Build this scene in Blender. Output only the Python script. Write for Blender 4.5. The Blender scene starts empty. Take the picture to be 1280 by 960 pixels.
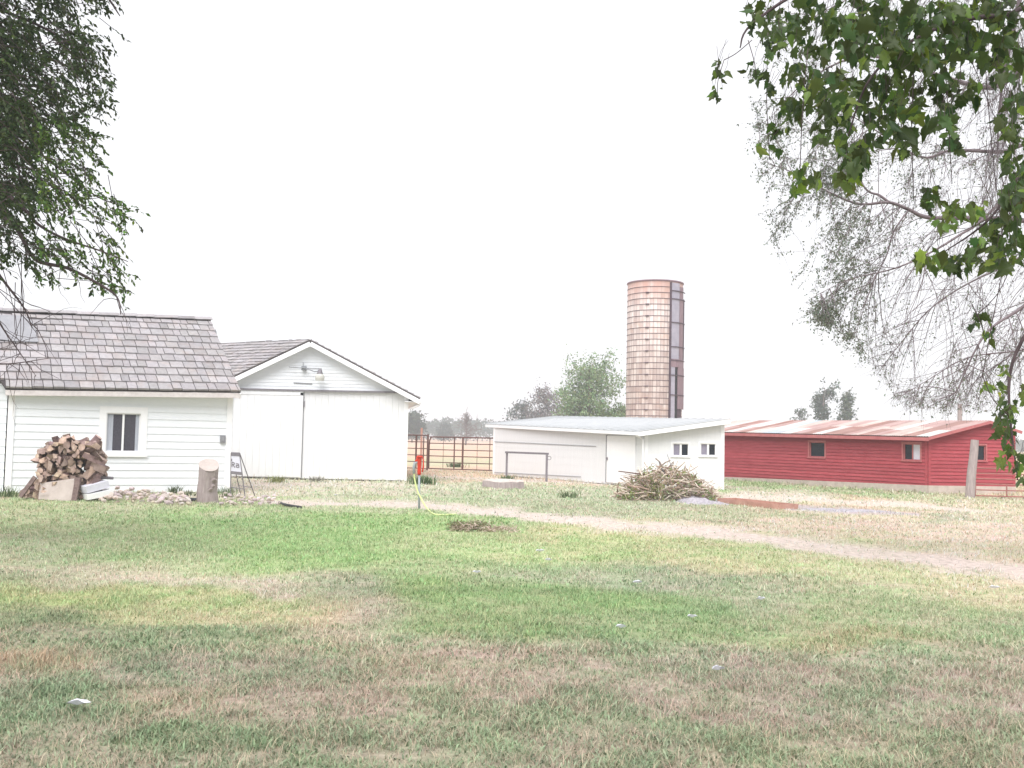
import bpy, math, random
import numpy as np
from mathutils import Vector, Matrix
random.seed(7); RNG = np.random.default_rng(11)
scene = bpy.context.scene
COL = scene.collection
# ------------------------------------------------------------------ camera
F = 1244.4
CAM = Vector((0, 0, 1.65))
ROT = Matrix.Rotation(math.radians(93.08), 3, 'X') @ Matrix.Rotation(math.radians(1.2), 3, 'Z')
cd = bpy.data.cameras.new('camera'); cd.sensor_width = 36; cd.lens = 35.0
cd.clip_start = 0.05; cd.clip_end = 6000
cam = bpy.data.objects.new('camera', cd); COL.objects.link(cam)
cam.matrix_world = Matrix.Translation(CAM) @ ROT.to_4x4()
scene.camera = cam

def P(px, py, Y):
    """surveyed point: seen in direction px,py, at distance Y along the yard"""
    d = ROT @ Vector(((px - 640) / F, (480 - py) / F, -1))
    return CAM + d * (Y / d.y)
def G(px, py, z=0.0):
    d = ROT @ Vector(((px - 640) / F, (480 - py) / F, -1))
    return CAM + d * ((z - CAM.z) / d.z)
def XY(px, Y, py=610):
    p = P(px, py, Y); return Vector((p.x, p.y, 0))
RN = np.array(ROT)
def proj(x, y, z=0.0):
    q = np.stack([x, y, np.zeros_like(x) + z - CAM.z], -1) @ RN
    w = np.maximum(-q[..., 2], 0.05)
    return 640 + F * q[..., 0] / w, 480 - F * q[..., 1] / w

# ------------------------------------------------------------------ noise
def vnoise(x, y, seed=0):
    xi = np.floor(x).astype(np.int64); yi = np.floor(y).astype(np.int64)
    fx = x - xi; fy = y - yi
    fx = fx * fx * (3 - 2 * fx); fy = fy * fy * (3 - 2 * fy)
    def h(a, b):
        n = (a * 374761393 + b * 668265263 + seed * 974634777) & 0x7fffffff
        n = ((n ^ (n >> 13)) * 1274126177) & 0x7fffffff
        return ((n ^ (n >> 16)) & 0xffff) / 65535.0
    return (h(xi, yi) * (1 - fx) + h(xi + 1, yi) * fx) * (1 - fy) + (h(xi, yi + 1) * (1 - fx) + h(xi + 1, yi + 1) * fx) * fy
def fbm(x, y, seed=0, octv=4):
    s = 0; a = 0.5; t = 0
    for i in range(octv):
        s = s + a * vnoise(x, y, seed + i * 17); t += a
        x = x * 2.03 + 5.1; y = y * 2.03 + 3.3; a *= 0.55
    return s / t
def gz(x, y):
    x = np.asarray(x, float); y = np.asarray(y, float)
    near = np.clip((60 - y) / 20, 0, 1)
    return (0.07 * (fbm(x * 0.5, y * 0.5, 5, 3) - 0.5)) * near
def gzf(x, y): return float(gz(np.array([x]), np.array([y]))[0])

# ------------------------------------------------------------------ builders
BASE = {}
class MB:
    def __init__(s): s.v = []; s.f = []; s.m = []; s.c = []; s.col = None; s.mi = 0
    def add(s, vs, fs):
        o = len(s.v); s.v += [tuple(a) for a in vs]; s.f += [tuple(i + o for i in f) for f in fs]
        s.m += [s.mi] * len(fs)
        s.c += [s.col or (1, 1, 1)] * len(vs)
    def quad(s, a, b, c, d): s.add([a, b, c, d], [(0, 1, 2, 3)])
    def poly(s, pts): s.add(pts, [tuple(range(len(pts)))])
    def hexa(s, b, t):  # b: 4 bottom pts, t: 4 top pts
        s.add(list(b) + list(t), [(3, 2, 1, 0), (4, 5, 6, 7), (0, 1, 5, 4), (1, 2, 6, 5), (2, 3, 7, 6), (3, 0, 4, 7)])
    def box(s, c, sz, M=None):
        M = M or Matrix.Identity(3); c = Vector(c); h = [a / 2 for a in sz]
        def p(x, y, z): return c + M @ Vector((x * h[0], y * h[1], z * h[2]))
        s.hexa([p(-1, -1, -1), p(1, -1, -1), p(1, 1, -1), p(-1, 1, -1)], [p(-1, -1, 1), p(1, -1, 1), p(1, 1, 1), p(-1, 1, 1)])
    def beam(s, a, b, w, h, up=(0, 0, 1)):
        a = Vector(a); b = Vector(b); d = (b - a).normalized(); up = Vector(up)
        r = d.cross(up)
        if r.length < 1e-4: r = d.cross(Vector((1, 0, 0)))
        r.normalize(); u = r.cross(d).normalized()
        s.hexa([a - r * w / 2 - u * h / 2, a + r * w / 2 - u * h / 2, b + r * w / 2 - u * h / 2, b - r * w / 2 - u * h / 2],
               [a - r * w / 2 + u * h / 2, a + r * w / 2 + u * h / 2, b + r * w / 2 + u * h / 2, b - r * w / 2 + u * h / 2])
    def tube(s, pts, rad, n=8, cap=True):
        pts = [Vector(p) for p in pts]
        if not hasattr(rad, '__len__'): rad = [rad] * len(pts)
        vs = []; fs = []
        u = None
        for i, p in enumerate(pts):
            a = pts[max(i - 1, 0)]; b = pts[min(i + 1, len(pts) - 1)]
            d = (b - a)
            if d.length < 1e-9: d = Vector((0, 0, 1))
            d.normalize()
            if u is None: u = d.cross(Vector((0.13, 0.31, 0.94)) if abs(d.z) < 0.9 else Vector((1, 0, 0)))
            else: u = u - d * u.dot(d)
            if u.length < 1e-6: u = d.orthogonal()
            u.normalize(); w = d.cross(u)
            for k in range(n):
                t = 2 * math.pi * k / n
                vs.append(p + (u * math.cos(t) + w * math.sin(t)) * rad[i])
        for i in range(len(pts) - 1):
            for k in range(n):
                fs.append((i * n + k, i * n + (k + 1) % n, (i + 1) * n + (k + 1) % n, (i + 1) * n + k))
        if cap: fs.append(tuple(range(n - 1, -1, -1))); fs.append(tuple((len(pts) - 1) * n + k for k in range(n)))
        s.add(vs, fs)
    def build(s, name, mat, parent=None, loc=(0, 0, 0), smooth=False):
        loc = Vector(loc) if parent is None else BASE[parent.name]
        me = bpy.data.meshes.new(name)
        L = loc
        me.from_pydata([(a[0] - L.x, a[1] - L.y, a[2] - L.z) for a in s.v], [], s.f)
        for m in (mat if isinstance(mat, (list, tuple)) else [mat]): me.materials.append(m)
        me.polygons.foreach_set('material_index', s.m)
        at = me.attributes.new('Col', 'FLOAT_COLOR', 'POINT')
        c = np.ones((len(s.v), 4), np.float32); c[:, :3] = np.array(s.c, np.float32)
        at.data.foreach_set('color', c.ravel())
        if smooth: me.polygons.foreach_set('use_smooth', [True] * len(me.polygons))
        me.update()
        o = bpy.data.objects.new(name, me); COL.objects.link(o)
        if parent is None: o.location = loc
        else: o.parent = parent
        BASE[o.name] = L.copy()
        return o

def tag(o, label=None, cat=None, group=None, kind=None):
    if label: o['label'] = label
    if cat: o['category'] = cat
    if group: o['group'] = group
    if kind: o['kind'] = kind
    return o
def thing(name, label, cat, loc, group=None):
    o = bpy.data.objects.new(name, None); COL.objects.link(o); o.location = loc
    o.empty_display_size = 0.2
    BASE[o.name] = Vector(loc); return tag(o, label, cat, group)

def bulk(name, V, Fc, C, mat, parent=None, loc=(0, 0, 0), smooth=False):
    """V (n,3), Fc list of (k,m) int arrays, C (n,3)"""
    L = Vector(loc) if parent is None else BASE[parent.name]
    me = bpy.data.meshes.new(name)
    V = V - np.array(L)[None]
    loops = np.concatenate([f.ravel() for f in Fc]).astype(np.int32)
    tot = np.concatenate([np.full(len(f), f.shape[1]) for f in Fc]).astype(np.int32)
    st = np.concatenate([[0], np.cumsum(tot)[:-1]]).astype(np.int32)
    me.vertices.add(len(V)); me.vertices.foreach_set('co', V.astype(np.float32).ravel())
    me.loops.add(len(loops)); me.loops.foreach_set('vertex_index', loops)
    me.polygons.add(len(tot)); me.polygons.foreach_set('loop_start', st); me.polygons.foreach_set('loop_total', tot)
    me.update(calc_edges=True)
    at = me.attributes.new('Col', 'FLOAT_COLOR', 'POINT')
    c = np.ones((len(V), 4), np.float32); c[:, :3] = C
    at.data.foreach_set('color', c.ravel())
    if smooth: me.polygons.foreach_set('use_smooth', np.ones(len(tot), bool))
    me.materials.append(mat); me.validate(); me.update()
    o = bpy.data.objects.new(name, me); COL.objects.link(o)
    if parent is None: o.location = L
    else: o.parent = parent
    BASE[o.name] = L.copy()
    return o

# ------------------------------------------------------------------ materials
def lin(r, g, b):
    f = lambda c: (c / 255) / 12.92 if c / 255 <= 0.04045 else ((c / 255 + 0.055) / 1.055) ** 2.4
    return (f(r), f(g), f(b))
def newmat(name):
    m = bpy.data.materials.new(name); m.use_nodes = True; nt = m.node_tree
    return m, nt, nt.nodes, nt.links, nt.nodes['Principled BSDF']
def mat(name, c1, c2=None, scale=4, rough=0.8, bump=0.0, bscale=30, attr=False, metal=0.0, stretch=(1, 1, 1), c3=None, s3=1.0, t3=(0.55, 0.7), spec=0.3):
    m, nt, N, Lk, bs = newmat(name)
    bs.inputs['Roughness'].default_value = rough; bs.inputs['Metallic'].default_value = metal
    bs.inputs['Specular IOR Level'].default_value = spec
    tc = N.new('ShaderNodeTexCoord'); mp = N.new('ShaderNodeMapping'); mp.inputs['Scale'].default_value = stretch
    Lk.new(tc.outputs['Object'], mp.inputs['Vector'])
    nz = N.new('ShaderNodeTexNoise'); nz.inputs['Scale'].default_value = scale; nz.inputs['Detail'].default_value = 6; nz.inputs['Roughness'].default_value = 0.65
    Lk.new(mp.outputs[0], nz.inputs['Vector'])
    rp = N.new('ShaderNodeValToRGB'); rp.color_ramp.elements[0].position = 0.3; rp.color_ramp.elements[1].position = 0.7
    rp.color_ramp.elements[0].color = (*c1, 1); rp.color_ramp.elements[1].color = (*(c2 or c1), 1)
    Lk.new(nz.outputs['Fac'], rp.inputs[0]); out = rp.outputs[0]
    if c3:
        n3 = N.new('ShaderNodeTexNoise'); n3.inputs['Scale'].default_value = s3; n3.inputs['Detail'].default_value = 8; n3.inputs['Roughness'].default_value = 0.7
        Lk.new(mp.outputs[0], n3.inputs['Vector'])
        r3 = N.new('ShaderNodeMapRange'); r3.inputs[1].default_value = t3[0]; r3.inputs[2].default_value = t3[1]
        Lk.new(n3.outputs['Fac'], r3.inputs[0])
        mx = N.new('ShaderNodeMix'); mx.data_type = 'RGBA'; Lk.new(r3.outputs[0], mx.inputs[0]); Lk.new(out, mx.inputs[6]); mx.inputs[7].default_value = (*c3, 1)
        out = mx.outputs[2]
    if attr:
        a = N.new('ShaderNodeAttribute'); a.attribute_name = 'Col'
        mx = N.new('ShaderNodeMix'); mx.data_type = 'RGBA'; mx.blend_type = 'MULTIPLY'; mx.inputs[0].default_value = 1
        Lk.new(out, mx.inputs[6]); Lk.new(a.outputs['Color'], mx.inputs[7]); out = mx.outputs[2]
    Lk.new(out, bs.inputs['Base Color'])
    if bump:
        nb = N.new('ShaderNodeTexNoise'); nb.inputs['Scale'].default_value = bscale; nb.inputs['Detail'].default_value = 5
        Lk.new(mp.outputs[0], nb.inputs['Vector'])
        b = N.new('ShaderNodeBump'); b.inputs['Strength'].default_value = bump; b.inputs['Distance'].default_value = 0.02
        Lk.new(nb.outputs['Fac'], b.inputs['Height']); Lk.new(b.outputs[0], bs.inputs['Normal'])
    return m
def leafmat(name, trans=0.35, rough=0.55):
    m, nt, N, Lk, bs = newmat(name)
    a = N.new('ShaderNodeAttribute'); a.attribute_name = 'Col'
    bs.inputs['Roughness'].default_value = rough; bs.inputs['Specular IOR Level'].default_value = 0.3
    Lk.new(a.outputs['Color'], bs.inputs['Base Color'])
    t = N.new('ShaderNodeBsdfTranslucent'); hs = N.new('ShaderNodeHueSaturation'); hs.inputs['Hue'].default_value = 0.48; hs.inputs['Value'].default_value = 1.3
    Lk.new(a.outputs['Color'], hs.inputs['Color']); Lk.new(hs.outputs[0], t.inputs['Color'])
    mx = N.new('ShaderNodeMixShader'); mx.inputs[0].default_value = trans
    Lk.new(bs.outputs[0], mx.inputs[1]); Lk.new(t.outputs[0], mx.inputs[2]); Lk.new(mx.outputs[0], N['Material Output'].inputs[0])
    return m
def glassmat(name, c=(0.03, 0.032, 0.04), rough=0.12):
    m, nt, N, Lk, bs = newmat(name)
    tc = N.new('ShaderNodeTexCoord'); nz = N.new('ShaderNodeTexNoise'); nz.inputs['Scale'].default_value = 60; nz.inputs['Detail'].default_value = 4
    Lk.new(tc.outputs['Object'], nz.inputs['Vector'])
    r = N.new('ShaderNodeValToRGB'); r.color_ramp.elements[0].position = 0.35; r.color_ramp.elements[1].position = 0.75
    r.color_ramp.elements[0].color = (*[k * 0.8 for k in c], 1); r.color_ramp.elements[1].color = (*[k * 1.7 for k in c], 1)
    Lk.new(nz.outputs[0], r.inputs[0]); Lk.new(r.outputs[0], bs.inputs['Base Color'])
    bs.inputs['Roughness'].default_value = rough; bs.inputs['Specular IOR Level'].default_value = 0.35
    return m

def dirt_contact_shade(m, h=0.35, c=(0.42, 0.38, 0.33)):  # brownish dirt tint at the wall foot, also paints in contact darkness
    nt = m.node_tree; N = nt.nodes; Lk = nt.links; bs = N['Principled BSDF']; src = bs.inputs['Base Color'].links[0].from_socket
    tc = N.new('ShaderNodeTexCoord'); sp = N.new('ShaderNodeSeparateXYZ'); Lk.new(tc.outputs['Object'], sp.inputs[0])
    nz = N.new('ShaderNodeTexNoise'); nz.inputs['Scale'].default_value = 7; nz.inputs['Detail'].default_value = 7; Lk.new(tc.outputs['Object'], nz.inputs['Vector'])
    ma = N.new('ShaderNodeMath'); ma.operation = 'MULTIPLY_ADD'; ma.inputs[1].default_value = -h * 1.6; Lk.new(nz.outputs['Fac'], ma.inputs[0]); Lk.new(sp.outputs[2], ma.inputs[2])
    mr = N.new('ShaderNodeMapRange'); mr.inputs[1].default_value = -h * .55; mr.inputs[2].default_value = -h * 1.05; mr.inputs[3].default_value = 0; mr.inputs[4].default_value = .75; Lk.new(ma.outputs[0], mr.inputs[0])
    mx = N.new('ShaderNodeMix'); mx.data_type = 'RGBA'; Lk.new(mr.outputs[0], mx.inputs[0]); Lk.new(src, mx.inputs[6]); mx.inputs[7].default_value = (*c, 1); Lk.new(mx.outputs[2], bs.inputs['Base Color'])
W = (0.80, 0.81, 0.82)
M = {}
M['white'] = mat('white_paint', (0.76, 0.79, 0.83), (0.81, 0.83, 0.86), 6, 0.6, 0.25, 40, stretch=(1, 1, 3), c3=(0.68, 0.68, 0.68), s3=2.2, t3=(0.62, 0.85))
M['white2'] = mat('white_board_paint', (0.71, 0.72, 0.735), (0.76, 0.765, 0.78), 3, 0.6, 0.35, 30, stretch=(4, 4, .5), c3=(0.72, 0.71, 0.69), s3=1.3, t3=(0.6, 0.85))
M['trim'] = mat('white_trim', (0.82, 0.82, 0.84), (0.86, 0.86, 0.87), 8, 0.5, 0.1, 50)
M['fascia'] = mat('weathered_fascia', (0.55, 0.50, 0.50), (0.68, 0.64, 0.63), 10, 0.7, 0.2, 40)
M['shingle'] = mat('cedar_shake', (0.27, 0.252, 0.262), (0.38, 0.362, 0.372), 9, 0.9, 0.5, 60, attr=True, c3=(0.36, 0.30, 0.285), s3=2.6, t3=(0.5, 0.8))
M['shingle_under'] = mat('roof_shadow_gap', (0.05, 0.04, 0.045), (0.08, 0.07, 0.07), 9, 0.95)
M['lamparm'] = mat('pale_grey_metal', (0.22, 0.23, 0.25), (0.30, 0.31, 0.33), 9, 0.5)
M['galv'] = mat('galvanised_sheet', (0.25, 0.25, 0.27), (0.31, 0.31, 0.33), 5, 0.9, 0.1, 20)
M['metalroof'] = mat('pale_metal_roof', (0.40, 0.415, 0.43), (0.47, 0.48, 0.49), 2.5, 0.45, 0.05, 10, metal=0.1, attr=True)
M['red'] = mat('red_barn_paint', (0.31, 0.040, 0.054), (0.46, 0.088, 0.108), 3.0, 0.75, 0.5, 40, stretch=(.6, .6, 6), c3=(0.22, 0.032, 0.036), s3=1.5, t3=(0.56, 0.78), attr=True)
M['redtrim'] = mat('faded_red_trim', (0.38, 0.11, 0.12), (0.48, 0.17, 0.17), 6, 0.75, 0.2, 40)
M['redroof'] = mat('rusty_patchwork_roof', (0.62, 0.60, 0.60), (0.85, 0.84, 0.84), 1.6, 0.6, 0.1, 20, attr=True, c3=(0.60, 0.42, 0.38), s3=0.9, t3=(0.5, 0.75))
M['redgate'] = mat('dull_red_pipe', (0.26, 0.10, 0.09), (0.38, 0.17, 0.15), 8, 0.7)
M['concrete'] = mat('old_concrete', (0.42, 0.36, 0.32), (0.58, 0.50, 0.45), 4, 0.9, 0.5, 25)
M['glass'] = glassmat('dusty_window_glass', (0.060, 0.055, 0.070))
M['glassd'] = glassmat('dark_window_glass', (0.012, 0.015, 0.022))
M['glassl'] = mat('drawn_blind_behind_glass', (0.22, 0.20, 0.26), (0.28, 0.26, 0.32), 12, 0.4)
M['curtain'] = mat('gauze_curtain', (0.40, 0.43, 0.50), (0.55, 0.57, 0.63), 6, 0.8, stretch=(6, 6, .6))
M['steelgrey'] = mat('grey_steel', (0.17, 0.16, 0.18), (0.24, 0.22, 0.24), 10, 0.55, 0.2, 60, metal=0.2)
M['rust'] = mat('rusty_pipe', (0.10, 0.05, 0.045), (0.17, 0.09, 0.075), 10, 0.8, 0.2, 60)
M['dark'] = mat('painted_recess_black', (0.012, 0.012, 0.014), (0.02, 0.018, 0.02), 5, 0.9)
M['bark'] = mat('grey_bark', (0.13, 0.105, 0.10), (0.24, 0.20, 0.19), 12, 0.9, 0.8, 40, stretch=(1, 1, .35))
M['barkd'] = mat('twig_bark', (0.06, 0.042, 0.045), (0.13, 0.095, 0.10), 12, 0.9)
M['cutwood'] = mat('split_wood', (0.33, 0.245, 0.205), (0.60, 0.48, 0.42), 8, 0.85, 0.4, 50, attr=True)
M['logbark'] = mat('firewood_bark', (0.12, 0.08, 0.075), (0.27, 0.20, 0.19), 9, 0.95, 0.8, 40, attr=True)
M['greywood'] = mat('grey_weathered_wood', (0.27, 0.22, 0.22), (0.42, 0.36, 0.35), 6, 0.9, 0.5, 40, stretch=(3, 3, .4))
M['board'] = mat('pale_slab_board', (0.42, 0.36, 0.33), (0.56, 0.49, 0.46), 3, 0.9, 0.3, 30)
M['stone'] = mat('pinkish_stone', (0.42, 0.36, 0.33), (0.66, 0.60, 0.55), 7, 0.9, 0.6, 25, attr=True)
M['hydred'] = mat('red_hydrant_paint', (0.55, 0.035, 0.02), (0.68, 0.07, 0.04), 9, 0.45, 0.1, 40)
M['hydblue'] = mat('blue_grey_pipe', (0.28, 0.31, 0.35), (0.40, 0.43, 0.46), 9, 0.6, 0.1, 40)
M['hose'] = mat('yellow_green_hose', (0.58, 0.66, 0.26), (0.68, 0.74, 0.38), 9, 0.4)
M['blackpipe'] = mat('black_pipe', (0.02, 0.02, 0.024), (0.045, 0.045, 0.05), 9, 0.5)
M['chute'] = mat('lilac_grey_panel', (0.30, 0.29, 0.36), (0.40, 0.38, 0.45), 2.0, 0.6, 0.1, 20)
M['chutem'] = mat('mauve_rusty_sheet', (0.19, 0.125, 0.15), (0.30, 0.21, 0.24), 3.0, 0.7, 0.2, 20, stretch=(3, 3, .4))
M['chuted'] = mat('dark_plum_steel', (0.055, 0.035, 0.05), (0.11, 0.07, 0.09), 3.0, 0.8)
M['ash'] = mat('lilac_ash_gravel', (0.26, 0.24, 0.27), (0.52, 0.49, 0.53), 14, 0.95, 0.8, 60, c3=(0.22, 0.18, 0.20), s3=9, t3=(0.55, 0.75))
M['rustsheet'] = mat('rusty_red_sheet', (0.36, 0.19, 0.15), (0.54, 0.32, 0.26), 3, 0.85, 0.4, 30, c3=(0.62, 0.50, 0.46), s3=6, t3=(0.62, 0.74))
M['leaf'] = leafmat('leaf')
M['leafdark'] = leafmat('dark_leaf', 0.22, 0.6)
M['leafthick'] = leafmat('maple_leaf', 0.42, 0.42)
M['grass'] = leafmat('grass_blade', 0.25, 0.75)
M['farleaf'] = leafmat('far_leaf', 0.2, 0.8)
M['lampglass'] = mat('frosted_lamp_glass', (0.50, 0.50, 0.47), (0.60, 0.60, 0.56), 30, 0.4)
M['signwhite'] = mat('sign_panel', (0.60, 0.60, 0.68), (0.68, 0.68, 0.75), 8, 0.5)

for k_ in ('white', 'white2'): dirt_contact_shade(M[k_])
# silo tile material (cylindrical UV)
def silomat():
    m, nt, N, Lk, bs = newmat('glazed_silo_tile')
    uv = N.new('ShaderNodeUVMap'); uv.uv_map = 'UVMap'
    br = N.new('ShaderNodeTexBrick'); br.offset = 0.0
    br.inputs['Scale'].default_value = 1.0; br.inputs['Brick Width'].default_value = 0.27; br.inputs['Row Height'].default_value = 0.434
    br.inputs['Mortar Size'].default_value = 0.014; br.inputs['Bias'].default_value = -0.1
    br.inputs['Color1'].default_value = (0.43, 0.365, 0.36, 1); br.inputs['Color2'].default_value = (0.66, 0.62, 0.61, 1); br.inputs['Mortar'].default_value = (0.27, 0.21, 0.20, 1)
    Lk.new(uv.outputs[0], br.inputs['Vector'])
    mp = N.new('ShaderNodeMapping'); mp.inputs['Scale'].default_value = (3.4, 0.12, 1); Lk.new(uv.outputs[0], mp.inputs['Vector'])
    n = N.new('ShaderNodeTexNoise'); n.inputs['Scale'].default_value = 1.6; n.inputs['Detail'].default_value = 7; n.inputs['Roughness'].default_value = 0.7
    Lk.new(mp.outputs[0], n.inputs['Vector'])
    r = N.new('ShaderNodeValToRGB'); e = r.color_ramp.elements
    e[0].position = 0.30; e[0].color = (0.72, 0.58, 0.53, 1); e[1].position = 0.72; e[1].color = (1.15, 1.15, 1.1, 1)
    Lk.new(n.outputs['Fac'], r.inputs[0])
    mx = N.new('ShaderNodeMix'); mx.data_type = 'RGBA'; mx.blend_type = 'MULTIPLY'; mx.inputs[0].default_value = 0.95
    Lk.new(br.outputs['Color'], mx.inputs[6]); Lk.new(r.outputs[0], mx.inputs[7])
    # rusty top staining
    sx = N.new('ShaderNodeSeparateXYZ'); Lk.new(uv.outputs[0], sx.inputs[0])
    n2 = N.new('ShaderNodeTexNoise'); n2.inputs['Scale'].default_value = 2.0; n2.inputs['Detail'].default_value = 5
    mp2 = N.new('ShaderNodeMapping'); mp2.inputs['Scale'].default_value = (1, 0.3, 1); Lk.new(uv.outputs[0], mp2.inputs[0]); Lk.new(mp2.outputs[0], n2.inputs['Vector'])
    ad = N.new('ShaderNodeMath'); ad.operation = 'MULTIPLY_ADD'; ad.inputs[1].default_value = 3.0; Lk.new(n2.outputs['Fac'], ad.inputs[0]); Lk.new(sx.outputs[1], ad.inputs[2])
    mr = N.new('ShaderNodeMapRange'); mr.inputs[1].default_value = 13.0; mr.inputs[2].default_value = 15.2; Lk.new(ad.outputs[0], mr.inputs[0])
    mz = N.new('ShaderNodeMix'); mz.data_type = 'RGBA'; Lk.new(mr.outputs[0], mz.inputs[0]); Lk.new(mx.outputs[2], mz.inputs[6]); mz.inputs[7].default_value = (0.46, 0.27, 0.22, 1)
    Lk.new(mz.outputs[2], bs.inputs['Base Color']); bs.inputs['Roughness'].default_value = 0.55
    n4 = N.new('ShaderNodeTexNoise'); n4.inputs['Scale'].default_value = 0.55; n4.inputs['Detail'].default_value = 7; n4.inputs['Roughness'].default_value = 0.7; Lk.new(uv.outputs[0], n4.inputs['Vector'])
    m4 = N.new('ShaderNodeMapRange'); m4.inputs[1].default_value = 0.54; m4.inputs[2].default_value = 0.72; m4.inputs[4].default_value = 0.8; Lk.new(n4.outputs['Fac'], m4.inputs[0])
    x4 = N.new('ShaderNodeMix'); x4.data_type = 'RGBA'; Lk.new(m4.outputs[0], x4.inputs[0]); Lk.new(mz.outputs[2], x4.inputs[6]); x4.inputs[7].default_value = (0.46, 0.30, 0.23, 1); Lk.new(x4.outputs[2], bs.inputs['Base Color'])
    b = N.new('ShaderNodeBump'); b.inputs['Strength'].default_value = 0.4; b.inputs['Distance'].default_value = 0.02; b.invert = True
    Lk.new(br.outputs['Fac'], b.inputs['Height']); Lk.new(b.outputs[0], bs.inputs['Normal'])
    return m
M['silo'] = silomat()

def groundmat():
    m, nt, N, Lk, bs = newmat('yard_soil_and_turf')
    a = N.new('ShaderNodeAttribute'); a.attribute_name = 'Col'
    tc = N.new('ShaderNodeTexCoord')
    n1 = N.new('ShaderNodeTexNoise'); n1.inputs['Scale'].default_value = 9; n1.inputs['Detail'].default_value = 8; n1.inputs['Roughness'].default_value = 0.75
    Lk.new(tc.outputs['Object'], n1.inputs['Vector'])
    r = N.new('ShaderNodeValToRGB'); r.color_ramp.elements[0].position = 0.33; r.color_ramp.elements[1].position = 0.68
    r.color_ramp.elements[0].color = (0.62, 0.60, 0.58, 1); r.color_ramp.elements[1].color = (1.25, 1.22, 1.2, 1)
    Lk.new(n1.outputs['Fac'], r.inputs[0])
    mx = N.new('ShaderNodeMix'); mx.data_type = 'RGBA'; mx.blend_type = 'MULTIPLY'; mx.inputs[0].default_value = 1
    Lk.new(a.outputs['Color'], mx.inputs[6]); Lk.new(r.outputs[0], mx.inputs[7]); Lk.new(mx.outputs[2], bs.inputs['Base Color'])
    bs.inputs['Roughness'].default_value = 0.95; bs.inputs['Specular IOR Level'].default_value = 0.1
    n2 = N.new('ShaderNodeTexNoise'); n2.inputs['Scale'].default_value = 40; n2.inputs['Detail'].default_value = 5; Lk.new(tc.outputs['Object'], n2.inputs['Vector'])
    b = N.new('ShaderNodeBump'); b.inputs['Strength'].default_value = 0.6; b.inputs['Distance'].default_value = 0.02
    Lk.new(n2.outputs['Fac'], b.inputs['Height']); Lk.new(b.outputs[0], bs.inputs['Normal'])
    return m

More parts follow.
